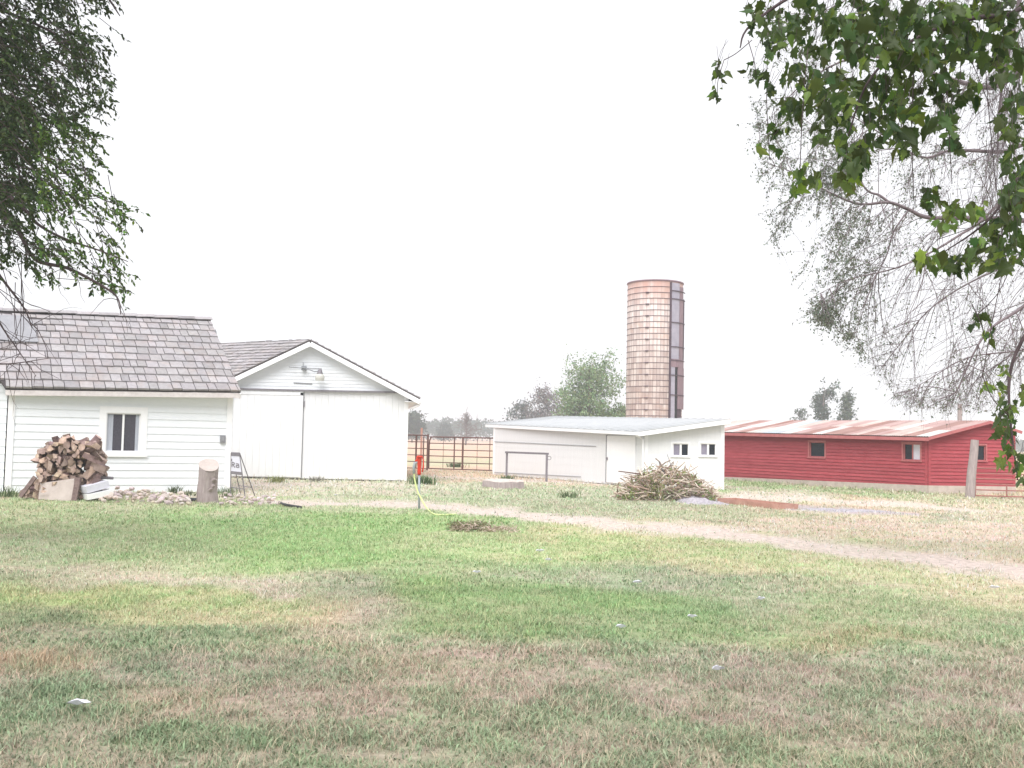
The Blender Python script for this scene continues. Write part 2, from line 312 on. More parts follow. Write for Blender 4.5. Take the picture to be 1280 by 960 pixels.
# ------------------------------------------------------------------ ground colour by what grows where
GEXP = 1.17   # photo brightness relative to albedo
def L3(c):
    m = sum(c) / 3; return np.array(lin(*[m + (v - m) * 0.70 for v in c]))
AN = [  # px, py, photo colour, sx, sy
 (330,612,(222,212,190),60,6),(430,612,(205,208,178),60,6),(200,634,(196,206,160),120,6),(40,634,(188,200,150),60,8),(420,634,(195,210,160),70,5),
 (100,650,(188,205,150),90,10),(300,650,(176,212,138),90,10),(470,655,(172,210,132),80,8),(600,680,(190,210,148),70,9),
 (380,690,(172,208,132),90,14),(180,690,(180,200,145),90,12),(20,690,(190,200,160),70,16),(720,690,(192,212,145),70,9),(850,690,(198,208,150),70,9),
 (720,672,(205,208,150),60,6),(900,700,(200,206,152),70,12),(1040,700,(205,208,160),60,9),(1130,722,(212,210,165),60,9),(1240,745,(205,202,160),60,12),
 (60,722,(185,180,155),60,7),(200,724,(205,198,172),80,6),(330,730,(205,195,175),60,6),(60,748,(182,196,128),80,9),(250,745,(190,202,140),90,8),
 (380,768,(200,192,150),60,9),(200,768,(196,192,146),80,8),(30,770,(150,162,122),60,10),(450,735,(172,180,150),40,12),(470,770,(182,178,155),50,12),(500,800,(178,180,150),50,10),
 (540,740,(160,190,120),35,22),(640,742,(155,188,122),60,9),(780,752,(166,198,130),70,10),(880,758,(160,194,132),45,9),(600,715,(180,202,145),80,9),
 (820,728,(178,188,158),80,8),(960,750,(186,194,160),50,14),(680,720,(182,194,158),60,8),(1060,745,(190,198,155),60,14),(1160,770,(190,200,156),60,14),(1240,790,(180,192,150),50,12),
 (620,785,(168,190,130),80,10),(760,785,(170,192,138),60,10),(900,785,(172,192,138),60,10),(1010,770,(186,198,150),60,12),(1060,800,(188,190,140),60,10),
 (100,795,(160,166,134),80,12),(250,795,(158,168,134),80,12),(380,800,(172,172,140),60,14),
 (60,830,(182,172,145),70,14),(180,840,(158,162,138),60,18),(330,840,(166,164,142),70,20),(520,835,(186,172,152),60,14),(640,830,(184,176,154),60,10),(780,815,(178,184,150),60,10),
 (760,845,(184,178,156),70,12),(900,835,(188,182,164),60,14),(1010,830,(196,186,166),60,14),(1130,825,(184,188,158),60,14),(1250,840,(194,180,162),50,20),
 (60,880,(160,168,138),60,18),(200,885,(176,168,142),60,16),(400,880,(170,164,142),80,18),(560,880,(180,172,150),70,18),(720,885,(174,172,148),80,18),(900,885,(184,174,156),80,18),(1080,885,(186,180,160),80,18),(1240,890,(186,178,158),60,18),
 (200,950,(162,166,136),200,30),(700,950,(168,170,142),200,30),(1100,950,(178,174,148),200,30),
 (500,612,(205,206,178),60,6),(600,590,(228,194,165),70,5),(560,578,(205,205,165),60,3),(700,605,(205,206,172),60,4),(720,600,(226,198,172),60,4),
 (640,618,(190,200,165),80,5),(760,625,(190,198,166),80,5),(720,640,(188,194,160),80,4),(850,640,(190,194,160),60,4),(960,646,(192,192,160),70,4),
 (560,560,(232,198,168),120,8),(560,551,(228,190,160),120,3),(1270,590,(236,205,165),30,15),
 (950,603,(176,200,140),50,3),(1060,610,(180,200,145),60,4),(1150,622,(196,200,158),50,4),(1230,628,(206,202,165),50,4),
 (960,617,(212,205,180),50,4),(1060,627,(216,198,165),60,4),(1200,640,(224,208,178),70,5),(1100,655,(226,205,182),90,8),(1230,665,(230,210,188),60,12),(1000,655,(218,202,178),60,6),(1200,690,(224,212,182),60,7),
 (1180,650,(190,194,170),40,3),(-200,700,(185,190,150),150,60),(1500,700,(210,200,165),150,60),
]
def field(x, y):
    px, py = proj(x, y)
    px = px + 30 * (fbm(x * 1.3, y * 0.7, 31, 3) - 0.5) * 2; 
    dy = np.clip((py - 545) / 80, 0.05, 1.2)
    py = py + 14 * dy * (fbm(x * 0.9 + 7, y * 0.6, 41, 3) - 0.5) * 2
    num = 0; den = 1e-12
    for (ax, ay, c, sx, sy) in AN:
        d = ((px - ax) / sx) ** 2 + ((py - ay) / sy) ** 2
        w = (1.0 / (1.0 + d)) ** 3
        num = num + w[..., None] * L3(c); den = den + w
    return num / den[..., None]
ROADS = [([(330,628,3),(427,630,4),(540,633,5),(592,638,6),(678,648,8),(860,664,9),(977,677,9),(1080,688,9),(1184,703,10),(1280,716,12),(1500,745,14)], (226,213,198), 0.92),
         ([(905,622,4),(980,622,5),(1060,627,4),(1150,632,3),(1230,640,2)], (228,218,200), 0.75),
         ([(530,596,2),(590,598,2),(700,603,1.5),(775,606,1.5),(800,610,2)], (226,216,200), 0.6),
         ([(960,632,3),(1020,636,3.5),(1090,641,3),(1150,644,2)], (190,183,190), 0.8),
         ([(290,607,3),(420,606,2.5),(505,607,2)], (226,214,196), 0.55)]
def roadmask(x, y):
    px, py = proj(x, y); out = []
    for pts, c, st in ROADS:
        p = np.array(pts, float)
        cy = np.interp(px, p[:, 0], p[:, 1], left=-999, right=-999); hw = np.interp(px, p[:, 0], p[:, 2])
        n = fbm(x * 1.7, y * 1.2, 77, 4)
        d = np.abs(py - cy) / hw + (n - 0.5) * 2.0
        out.append((np.clip((1.35 - d) / 0.95, 0, 1) * st * (0.72 + 0.5 * fbm(x * 5, y * 5, 88, 3)).clip(0, 1), c))
    return out
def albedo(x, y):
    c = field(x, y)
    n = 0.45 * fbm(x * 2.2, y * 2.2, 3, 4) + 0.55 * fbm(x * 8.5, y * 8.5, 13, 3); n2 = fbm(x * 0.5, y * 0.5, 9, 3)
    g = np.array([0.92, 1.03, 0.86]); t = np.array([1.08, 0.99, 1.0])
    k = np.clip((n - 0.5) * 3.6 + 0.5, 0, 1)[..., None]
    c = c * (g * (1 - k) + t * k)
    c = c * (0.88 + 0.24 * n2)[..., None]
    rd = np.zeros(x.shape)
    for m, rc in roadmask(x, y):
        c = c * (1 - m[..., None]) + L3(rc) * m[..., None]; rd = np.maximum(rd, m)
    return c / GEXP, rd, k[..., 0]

def axis(segs):
    out = [segs[0][0]]
    for a, b, s in segs:
        n = max(1, int(round((b - a) / s))); out += list(a + (b - a) * np.arange(1, n + 1) / n)
    return np.array(out)
gx = axis([(-1500, -200, 130), (-200, -60, 14), (-60, -22, 1.5), (-22, 22, 0.16), (22, 60, 1.5), (60, 200, 14), (200, 1500, 130)])
gy = axis([(-40, 2, 3), (2, 14, 0.10), (14, 30, 0.16), (30, 60, 0.3), (60, 120, 2), (120, 400, 14), (400, 1600, 100)])
GX, GY = np.meshgrid(gx, gy)
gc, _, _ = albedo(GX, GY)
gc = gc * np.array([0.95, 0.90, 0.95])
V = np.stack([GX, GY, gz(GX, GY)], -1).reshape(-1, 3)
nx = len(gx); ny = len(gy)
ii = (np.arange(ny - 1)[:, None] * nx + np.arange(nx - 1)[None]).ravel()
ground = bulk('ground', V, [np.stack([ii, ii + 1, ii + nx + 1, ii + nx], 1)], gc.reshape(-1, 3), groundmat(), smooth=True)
tag(ground, kind='structure')

# ------------------------------------------------------------------ footprints (also keep grass out)
def pt2(p): return (p.x, p.y)
SH_a = math.radians(26); SHd = Vector((math.cos(SH_a), math.sin(SH_a), 0)); SHp = Vector((-math.sin(SH_a), math.cos(SH_a), 0))
SH_R = XY(287, 27.0, 615); SH_L = SH_R - SHd * 5.43
BN_Y = 35.7; BN_R = XY(508, BN_Y, 603); BN_pk = P(388, 425, BN_Y - 0.4); BN_Lx = 2 * BN_pk.x - BN_R.x; BN_d = Vector((-0.85, 0.52, 0)).normalized()
WS0 = XY(616, 44, 593); WS1 = XY(805, 35, 609); WS2 = XY(905, 34.3, 612); WS3 = WS2 + (WS0 - WS1)
RB1 = XY(1160, 34.8, 617); RBq = XY(907, 43.5, 600); RB0 = RB1 + (RBq - RB1) * 1.25; RB2 = XY(1269, 35.4, 617); RB3 = RB2 + (RB0 - RB1)
FOOT = [[pt2(SH_L), pt2(SH_R), pt2(SH_R + SHp * 5), pt2(SH_L + SHp * 5)],
        [(BN_Lx, BN_Y), (BN_R.x, BN_Y), pt2(BN_R + BN_d * 10), (BN_Lx + BN_d.x * 10, BN_Y + BN_d.y * 10)],
        [pt2(WS0), pt2(WS1), pt2(WS2), pt2(WS3)], [pt2(RB0), pt2(RB1), pt2(RB2), pt2(RB3)]]
def inside(x, y, poly):
    r = np.zeros(x.shape, bool); n = len(poly)
    for i in range(n):
        x1, y1 = poly[i]; x2, y2 = poly[(i + 1) % n]
        c = ((y1 > y) != (y2 > y)) & (x < (x2 - x1) * (y - y1) / (y2 - y1 + 1e-12) + x1)
        r ^= c
    return r

# ------------------------------------------------------------------ grass
def make_grass():
    Vs = []; Cs = []; Q = []; T = []; off = 0
    zones = [(4.3, 7.5, 8200, 0.0034, 0.036), (7.5, 11, 3900, 0.0050, 0.038), (11, 17, 1300, 0.008, 0.045), (17, 27, 480, 0.013, 0.052), (27, 50, 130, 0.024, 0.065)]
    for (y0, y1, dens, bw, bh) in zones:
        wmax = 0.58 * y1 + 1.0; area = (y1 - y0) * 2 * wmax
        n = int(area * dens)
        x = RNG.uniform(-wmax, wmax, n); y = RNG.uniform(y0, y1, n)
        keep = np.abs(x) < 0.56 * y + 0.8
        for f in FOOT: keep &= ~inside(x, y, f)
        x = x[keep]; y = y[keep]
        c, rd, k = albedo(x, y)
        clump = fbm(x * 3.1, y * 3.1, 55, 3)
        dryness = np.clip((c[:, 0] / (c[:, 1] + 1e-6) - 0.86) * 3.5, 0, 1)
        pk = RNG.random(len(x))
        keep = (pk > rd * 1.02) & (RNG.random(len(x)) < np.clip(0.35 + 1.5 * (clump - 0.25), 0.25, 1) * (1 - 0.35 * dryness))
        x, y, c, clump, dryness = x[keep], y[keep], c[keep], clump[keep], dryness[keep]
        n = len(x); px, py = proj(x, y)
        fore = np.clip((py - 770) / 60, 0, 1)
        hgt = bh * RNG.uniform(0.45, 1.25, n) * (0.75 + 0.7 * clump) * (1 + 0.5 * fore * clump)
        # taller weeds along walls
        wl = np.zeros(n)
        for f in FOOT:
            for i in range(len(f)):
                a = np.array(f[i]); b = np.array(f[(i + 1) % len(f)]); ab = b - a
                t = np.clip(((x - a[0]) * ab[0] + (y - a[1]) * ab[1]) / (ab @ ab), 0, 1)
                d = np.hypot(x - a[0] - t * ab[0], y - a[1] - t * ab[1]); wl = np.maximum(wl, np.clip(1 - d / 0.7, 0, 1))
        hgt = hgt * (1 + 1.6 * wl * clump)
        wd = bw * RNG.uniform(0.6, 1.4, n)
        th = RNG.uniform(0, 2 * np.pi, n); lean = RNG.uniform(0.15, 1.1, n) * hgt * 1.1
        tp = RNG.random(n)
        straw = tp < (0.13 + 0.45 * dryness)
        broad = (~straw) & (RNG.random(n) < 0.15 + 0.5 * fore)
        hgt = np.where(straw, hgt * RNG.uniform(0.5, 1.5, n), hgt); lean = np.where(straw, hgt * RNG.uniform(0.3, 2.2, n), lean)
        hgt = np.where(broad, hgt * 0.75, hgt); wd = np.where(broad, wd * 2.0, wd)
        z = gz(x, y)
        bx = np.cos(th); by = np.sin(th); sx = -by; sy = bx
        P0 = np.stack([x, y, z - 0.004], 1); S = np.stack([sx, sy, np.zeros(n)], 1); D = np.stack([bx, by, np.zeros(n)], 1); U = np.array([0, 0, 1.0])
        w = wd[:, None] / 2
        mid = P0 + D * (lean * 0.35)[:, None] + U * (hgt * 0.6)[:, None]
        tip = P0 + D * lean[:, None] + U * (hgt * RNG.uniform(0.75, 1.0, n))[:, None]
        mw = np.where(broad, 1.2, 0.8)[:, None]
        Vb = np.stack([P0 - S * w, P0 + S * w, mid + S * w * mw, mid - S * w * mw, tip], 1).reshape(-1, 3)
        var = RNG.uniform(0.58, 1.36, (n, 1))
        cc = c * var
        cc = cc * np.where(straw[:, None], np.array([1.45, 1.18, 1.1]), np.array([0.95, 1.03, 0.92]))
        sage = np.array([0.86, 1.0, 0.92])
        cc = np.where(broad[:, None], cc * sage, cc)
        lum = cc.mean(1, keepdims=True); cc = lum + (cc - lum) * 0.80
        cc = np.clip(cc, 0.01, 0.6)
        Cs.append(np.repeat(cc, 5, 0)); Vs.append(Vb)
        b = off + np.arange(n) * 5
        Q.append(np.stack([b, b + 1, b + 2, b + 3], 1)); T.append(np.stack([b + 3, b + 2, b + 4], 1)); off += n * 5
    o = bulk('grass', np.concatenate(Vs), [np.concatenate(Q), np.concatenate(T)], np.concatenate(Cs), M['grass'])
    tag(o, 'short patchy lawn grass, green and straw coloured, across the whole yard', 'grass', kind='stuff')
    print('grass verts', off)
make_grass()

# ------------------------------------------------------------------ leaf clouds
ELM = (np.array([[0, 0, 0], [0.45, 0.24, 0.06], [1, 0, -0.05], [0.45, -0.24, 0.06]]), np.array([[0, 2, 1], [0, 3, 2]]))
def maple_template():
    out = [(0, 0), (-0.02, 0.16), (-0.10, 0.34), (0.12, 0.30), (0.26, 0.52), (0.40, 0.36), (0.60, 0.40), (0.62, 0.20), (0.80, 0.16), (1.02, 0.0)]
    pts = out + [(a, -b) for a, b in reversed(out[1:-1])]
    v = [(0.38, 0, 0.0)] + [(a, b, -0.28 * abs(b) - 0.18 * a * a) for a, b in pts]
    n = len(pts)
    return np.array(v), np.array([[0, 1 + i, 1 + (i + 1) % n] for i in range(n)])
MAPLE = maple_template()
_v = MAPLE[0].copy(); _v[:, 2] = 0.35 * np.abs(_v[:, 1]) - 0.45 * _v[:, 0] ** 2 + 0.06 * np.sin(9 * _v[:, 0]); _v[:, 1] *= 0.85; MAPLE2 = (_v, MAPLE[1])
def pointed(fold, droop, w):
    out = [(0, 0), (.12, .13 * w), (.28, .25 * w), (.42, .24 * w), (.5, .29 * w), (.62, .18 * w), (.8, .12 * w), (1.05, 0)]
    pts = out + [(a, -b * .92) for a, b in reversed(out[1:-1])]
    v = [(.4, 0, -.16 * droop)] + [(a, b, fold * abs(b) - droop * a * a) for a, b in pts]; n = len(pts)
    return np.array(v), np.array([[0, 1 + i, 1 + (i + 1) % n] for i in range(n)])
POINTED = pointed(.5, .3, 1.0); POINTED2 = pointed(-.4, .55, 1.25)
def unit(v): return v / np.maximum(np.linalg.norm(v, axis=-1, keepdims=True), 1e-9)
def leaves(name, tmpl, c, d, size, colr, mat_, parent, flat=0.5):
    n = len(c); d = unit(d)
    up = RNG.normal(size=(n, 3)); up[:, 2] += 1.5 * flat; 
    s = unit(np.cross(up, d)); nn = np.cross(d, s)
    T, Fc = tmpl; k = len(T)
    V = c[:, None] + size[:, None, None] * (T[None, :, 0:1] * d[:, None] + T[None, :, 1:2] * s[:, None] + T[None, :, 2:3] * nn[:, None])
    fc = (Fc[None] + (np.arange(n) * k)[:, None, None]).reshape(-1, 3)
    return bulk(name, V.reshape(-1, 3), [fc], np.repeat(colr, k, 0), mat_, parent)
def vary(base, n, a=0.35, hue=0.12):
    c = np.array(base)[None] * RNG.uniform(1 - a, 1 + a, (n, 1))
    c = c * (1 + RNG.normal(size=(n, 3)) * np.array([hue, hue * 0.4, hue * 0.6]))
    return np.clip(c, 0.004, 0.9)

def smoothpath(pts, n=5):
    pts = [Vector(p) for p in pts]; out = []
    for i in range(len(pts) - 1):
        p0 = pts[max(i - 1, 0)]; p1 = pts[i]; p2 = pts[i + 1]; p3 = pts[min(i + 2, len(pts) - 1)]
        for k in range(n):
            t = k / n
            out.append(0.5 * ((2 * p1) + (p2 - p0) * t + (2 * p0 - 5 * p1 + 4 * p2 - p3) * t * t + (3 * p1 - p0 - 3 * p2 + p3) * t ** 3))
    out.append(pts[-1]); return out
def rv(s=1.0): return Vector((random.gauss(0, s), random.gauss(0, s), random.gauss(0, s)))
def twig(p, d, L, droop, n=5, wob=0.12):
    pts = [Vector(p)]; d = Vector(d).normalized(); st = L / n
    for i in range(n):
        d = (d + Vector((0, 0, -droop)) + rv(wob)).normalized(); pts.append(pts[-1] + d * st)
    return pts

# --- left tree overhanging the shed
def left_tree():
    base = Vector((-8.6, 13.2, 0)); 
    t = thing('elm_tree', 'dark leafy tree at the left edge, its branches hanging over the shake roof', 'tree', base)
    tb = MB()
    trunk = smoothpath([base - Vector((0, 0, .1)), base + Vector((.1, 0, 1.5)), base + Vector((.3, .1, 3.2)), base + Vector((.2, .2, 5.2)), base + Vector((.5, .1, 7.5)), base + Vector((.9, 0, 9.5))], 4)
    tb.tube(trunk, list(np.linspace(0.34, 0.09, len(trunk))), 12); tb.build('trunk', M['bark'], t, smooth=True)
    br = MB(); C = []; D = []
    def limb(pts, r0, r1, n=6):
        p = smoothpath(pts, 5); br.tube(p, list(np.linspace(r0, r1, len(p))), n); return p
    tp = lambda k: trunk[k]
    limbs = []
    limbs.append(limb([tp(9), P(-90, 230, 13), P(0, 269, 12.6), P(22, 287, 12.5), P(44, 324, 12.4), P(84, 335, 12.2), P(120, 353, 12.1), P(146, 371, 12), P(151, 393, 12)], 0.045, 0.006))
    limbs.append(limb([tp(10), P(-60, 200, 12.5), P(22, 254, 12.0), P(47, 280, 11.9), P(80, 298, 11.8), P(124, 313, 11.8), P(160, 327, 11.8)], 0.035, 0.005))
    limbs.append(limb([tp(12), P(-60, 60, 13), P(0, 141, 12.8), P(15, 174, 12.8), P(24, 215, 12.7), P(30, 260, 12.6)], 0.035, 0.006))
    limbs.append(limb([tp(14), P(-60, 0, 13), P(20, 20, 13), P(80, 50, 12.8), P(125, 95, 12.6)], 0.04, 0.005))
    limbs.append(limb([tp(15), P(-30, -90, 13), P(60, -60, 13), P(120, -20, 12.9), P(150, 20, 12.8)], 0.07, 0.006))
    limbs.append(limb([tp(13), P(-80, 100, 13.5), P(-20, 100, 13.6), P(60, 130, 13.5), P(110, 180, 13.4)], 0.03, 0.004))
    limbs.append(limb([tp(11), P(-80, 180, 14), P(0, 160, 14.6), P(60, 200, 14.8), P(120, 245, 14.9), P(158, 258, 14.9)], 0.035, 0.005))
    limbs.append(limb([tp(8), P(-100, 260, 13.5), P(-30, 300, 13.6), P(0, 345, 13.5), P(30, 385, 13.4), P(40, 410, 13.4)], 0.045, 0.005))
    limbs.append(limb([tp(7), P(-90, 330, 13), P(-20, 380, 13), P(10, 420, 13), P(45, 470, 13)], 0.03, 0.003, 5))
    limbs.append(limb([tp(7), P(-90, 400, 12.4), P(-30, 440, 12.2), P(0, 455, 12.2), P(60, 448, 12.2)], 0.03, 0.003, 5))
    # bare twigs low down in front of roof
    for k in range(46):
        lp = random.choice(limbs[-3:] + limbs[:1]); q = lp[random.randrange(len(lp) // 2, len(lp))]
        a = twig(q, (random.uniform(-.5, 1), random.uniform(-.4, .4), random.uniform(-1, .5)), random.uniform(.25, .8), .10, 6, .22)
        br.tube(a, list(np.linspace(0.005, 0.0015, len(a))), 4)
    for k in range(7):
        a = smoothpath([P(random.uniform(-20, 30), 330 + random.uniform(-20, 40), 12.8), P(random.uniform(20, 50), 400 + random.uniform(-30, 30), 12.7), P(random.uniform(-10, 60), 430 + random.uniform(-30, 40), 12.7)], 4)
        br.tube(a, list(np.linspace(0.006, 0.002, len(a))), 4)
    env = [(-260, -160), (170, -160), (158, -60), (146, 0), (134, 55), (128, 80), (138, 105), (130, 128), (108, 150), (118, 180), (128, 198), (112, 215), (118, 238), (158, 252), (166, 266), (140, 285), (150, 312), (160, 328), (146, 345), (152, 368), (140, 384), (120, 360), (95, 345), (70, 350), (40, 335), (20, 315), (-30, 330), (-260, 380)]
    n = 0; ep = np.array(env, float)
    while n < 5000:
        px = random.uniform(-40, 170) if random.random() < .72 else random.uniform(-260, -40); py = random.uniform(-160, 385)
        if not inside(np.array([px]), np.array([py]), env)[0]: continue
        # distance to the right-hand edge of the crown thins it out
        ex = min(math.hypot(px - a, py - b) for a, b in env[1:26])
        dens = 1.0 if px < 25 else 0.62
        if py > 250: dens = 0.38 if px > 40 else 0.5
        if py > 325: dens *= 0.7
        if ex < 26: dens *= 0.55
        if fbm(np.array([px / 34.0]), np.array([py / 34.0]), 91, 3)[0] < 0.45: dens *= 0.22
        if random.random() > dens: continue
        n += 1
        Y = random.uniform(10.8, 15.0) if ex > 30 else random.uniform(11.4, 13.4)
        p = P(px, py, Y)
        d = Vector((random.uniform(0.1, 1.0), random.uniform(-.6, .6), random.uniform(-.9, .25)))
        L = random.uniform(.16, .36)
        a = twig(p, d, L, .12, 5, .12)
        st = p - d.normalized() * random.uniform(.15, .5) + rv(.04)
        if n % 2 == 0: br.tube([st] + a, list(np.linspace(0.0055, 0.0015, len(a) + 1)), 3, cap=False)
        m = random.randint(9, 15)
        for j in range(m):
            u = (j + .5) / m * (len(a) - 1); i = int(u); q = a[i].lerp(a[min(i + 1, len(a) - 1)], u - i)
            dd = (a[min(i + 1, len(a) - 1)] - a[max(i - 1, 0)]).normalized()
            sd = dd.cross(Vector((0, 0, 1))) * (1 if j % 2 else -1)
            C.append(q); D.append(dd * .6 + sd * .9 + rv(.35) + Vector((0, 0, -.35)))
    br.build('branches', M['barkd'], t, smooth=True)
    n = len(C); c = vary((0.038, 0.064, 0.018), n, .4, .12); pxl, pyl = proj(*np.array([tuple(q) for q in C]).T); lt = (pyl > 150) & (pxl > 45) & (RNG.random(n) < .65); c[lt] *= np.array([2.1, 2.3, 1.5])  # sunlit look painted into the lower right leaves, lighter and greener
    yl = RNG.random(n) < .10; c[yl] *= np.array([1.6, 1.5, 1.0])
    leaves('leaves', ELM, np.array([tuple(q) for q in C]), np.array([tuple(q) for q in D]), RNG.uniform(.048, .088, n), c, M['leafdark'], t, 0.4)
left_tree()

# --- right close maple
def right_maple():
    base = Vector((4.6, 5.9, 0))
    t = thing('maple_tree', 'near tree at the right with large lobed green leaves hanging into view', 'tree', base)
    tb = MB(); trunk = smoothpath([base - Vector((0, 0, .1)), base + Vector((-.05, 0, 1.2)), base + Vector((-.1, -.1, 2.4)), base + Vector((-.25, -.1, 3.8)), base + Vector((-.3, -.1, 5.4))], 5)
    tb.tube(trunk, list(np.linspace(0.24, 0.08, len(trunk))), 12); tb.build('trunk', M['bark'], t, smooth=True)
    br = MB(); C = []; D = []; S = []; K = []
    def limb(pts, r0, r1):
        p = smoothpath(pts, 6); br.tube(p, list(np.linspace(r0, r1, len(p))), 6); return p
    A = [limb([trunk[12], P(1330, -30, 5.6), P(1230, -20, 5.4), P(1120, -40, 5.2), P(1020, -20, 5.0), P(940, 30, 4.9), P(925, 60, 4.9)], .025, .003),
         limb([trunk[11], P(1340, 40, 5.4), P(1250, 20, 5.2), P(1160, 40, 5.0), P(1090, 95, 4.9), P(1060, 170, 4.9)], .02, .003),
         limb([trunk[10], P(1330, 120, 5.2), P(1290, 190, 5.1), P(1240, 270, 5.0), P(1180, 315, 4.9)], .014, .003),
         limb([trunk[9], P(1340, 250, 5.2), P(1300, 380, 5.1), P(1262, 470, 5.0), P(1272, 600, 5.0)], .02, .003),
         limb([trunk[14], P(1300, -120, 5.6), P(1180, -150, 5.3), P(1040, -130, 5.1), P(960, -60, 5.0)], .03, .004)]
    def strand(a, b, Y, sag=12):
        mx = (a[0] + b[0]) / 2 + random.uniform(-5, 5)
        p = smoothpath([P(a[0], a[1], Y), P(mx, (a[1] + b[1]) / 2 + sag, Y - .05), P(b[0], b[1], Y)], 5); br.tube(p, .0022, 4)
    for a, b in [((940, 50), (905, 75)), ((905, 75), (897, 120)), ((960, 40), (962, 200)), ((935, 50), (945, 95)), ((1145, 40), (1142, 250)), ((1230, 60), (1258, 330)),
                 ((1275, 90), (1262, 300)), ((1100, 30), (1108, 120)), ((1180, 20), (1190, 230)), ((1215, 380), (1230, 420)), ((1255, 330), (1228, 470)), ((1228, 470), (1262, 520)), ((1265, 330), (1220, 395)), ((1170, 300), (1262, 255)),
                 ((1010, 60), (1000, 215)), ((1200, 40), (1262, 190))]: strand(a, b, random.uniform(4.8, 5.2), 4)
    # clusters: cx, cy, rx, ry, n, size, light
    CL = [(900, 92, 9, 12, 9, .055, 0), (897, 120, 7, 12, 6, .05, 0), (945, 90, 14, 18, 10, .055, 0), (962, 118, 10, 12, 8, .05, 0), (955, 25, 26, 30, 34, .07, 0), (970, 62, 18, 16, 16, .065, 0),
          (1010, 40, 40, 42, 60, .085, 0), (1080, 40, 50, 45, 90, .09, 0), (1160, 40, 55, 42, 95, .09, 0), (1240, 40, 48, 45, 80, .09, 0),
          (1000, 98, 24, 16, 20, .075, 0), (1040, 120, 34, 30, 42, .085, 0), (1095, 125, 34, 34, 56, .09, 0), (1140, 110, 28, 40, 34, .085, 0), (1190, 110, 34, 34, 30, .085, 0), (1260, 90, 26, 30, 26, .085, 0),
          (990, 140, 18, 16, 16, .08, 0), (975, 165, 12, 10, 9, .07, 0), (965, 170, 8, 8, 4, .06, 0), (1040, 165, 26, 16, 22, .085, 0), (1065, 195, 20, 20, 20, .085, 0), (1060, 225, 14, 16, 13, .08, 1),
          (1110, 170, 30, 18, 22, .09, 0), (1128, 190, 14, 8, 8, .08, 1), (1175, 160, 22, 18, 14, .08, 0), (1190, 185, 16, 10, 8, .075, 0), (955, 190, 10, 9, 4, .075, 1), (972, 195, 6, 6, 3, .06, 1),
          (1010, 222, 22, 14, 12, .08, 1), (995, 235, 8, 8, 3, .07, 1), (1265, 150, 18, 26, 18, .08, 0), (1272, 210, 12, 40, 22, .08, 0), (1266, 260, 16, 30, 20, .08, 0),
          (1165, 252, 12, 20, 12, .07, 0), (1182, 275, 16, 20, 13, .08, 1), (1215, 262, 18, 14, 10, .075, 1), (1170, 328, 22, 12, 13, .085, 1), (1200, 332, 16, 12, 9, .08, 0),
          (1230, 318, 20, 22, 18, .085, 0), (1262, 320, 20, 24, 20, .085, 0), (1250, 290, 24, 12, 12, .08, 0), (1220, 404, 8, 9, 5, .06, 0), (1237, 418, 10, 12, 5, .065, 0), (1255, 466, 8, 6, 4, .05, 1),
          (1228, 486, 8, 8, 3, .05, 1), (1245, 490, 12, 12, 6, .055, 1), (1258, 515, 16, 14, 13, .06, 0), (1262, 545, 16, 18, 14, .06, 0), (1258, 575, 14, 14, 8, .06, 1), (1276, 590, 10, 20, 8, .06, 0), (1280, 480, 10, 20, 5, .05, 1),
          (1310, 120, 30, 110, 80, .085, 0), (1310, 330, 30, 80, 40, .085, 0), (1310, 520, 25, 80, 34, .07, 0), (1120, -70, 190, 50, 190, .09, 0), (1290, -60, 60, 60, 60, .09, 0)]
    allp = [q for l in A for q in l]
    for (cx, cy, rx, ry, n, sz, lt) in CL:
        n = int(n * (1.75 if cx > 985 else 1.4)) + 1
        cY = random.uniform(4.6, 5.4)
        for k in range(n):
            while True:
                a, b = random.uniform(-1, 1), random.uniform(-1, 1)
                if a * a + b * b < 1: break
            Y = cY + (random.uniform(-.45, .45) if n > 20 else random.uniform(-.1, .1))
            q = P(cx + a * rx, cy + b * ry - 6, Y); C.append(q)
            D.append(Vector((random.uniform(-.7, .7), random.uniform(-.7, .5), random.uniform(-1.4, -.2)))); S.append(sz * random.uniform(.5, 1.1)); K.append(lt)
            if k % 3 == 0:
                e = q + Vector((random.uniform(-.03, .06), random.uniform(-.03, .03), random.uniform(.05, .14)))
                br.tube([q, q.lerp(e, .5) + rv(.006), e], .0012, 3, cap=False)
    br.build('branches', M['barkd'], t, smooth=True)
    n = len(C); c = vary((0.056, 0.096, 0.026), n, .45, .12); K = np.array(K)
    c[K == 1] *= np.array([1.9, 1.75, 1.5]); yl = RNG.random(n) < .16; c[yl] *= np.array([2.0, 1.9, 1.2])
    CA = np.array([tuple(q) for q in C]); DA = np.array([tuple(q) for q in D]); SA = np.array(S); kd = RNG.integers(0, 4, n)
    for k, T in enumerate((MAPLE, MAPLE2, POINTED, POINTED2)):
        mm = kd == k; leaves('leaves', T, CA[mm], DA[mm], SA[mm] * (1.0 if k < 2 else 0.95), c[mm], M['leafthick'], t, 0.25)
right_maple()

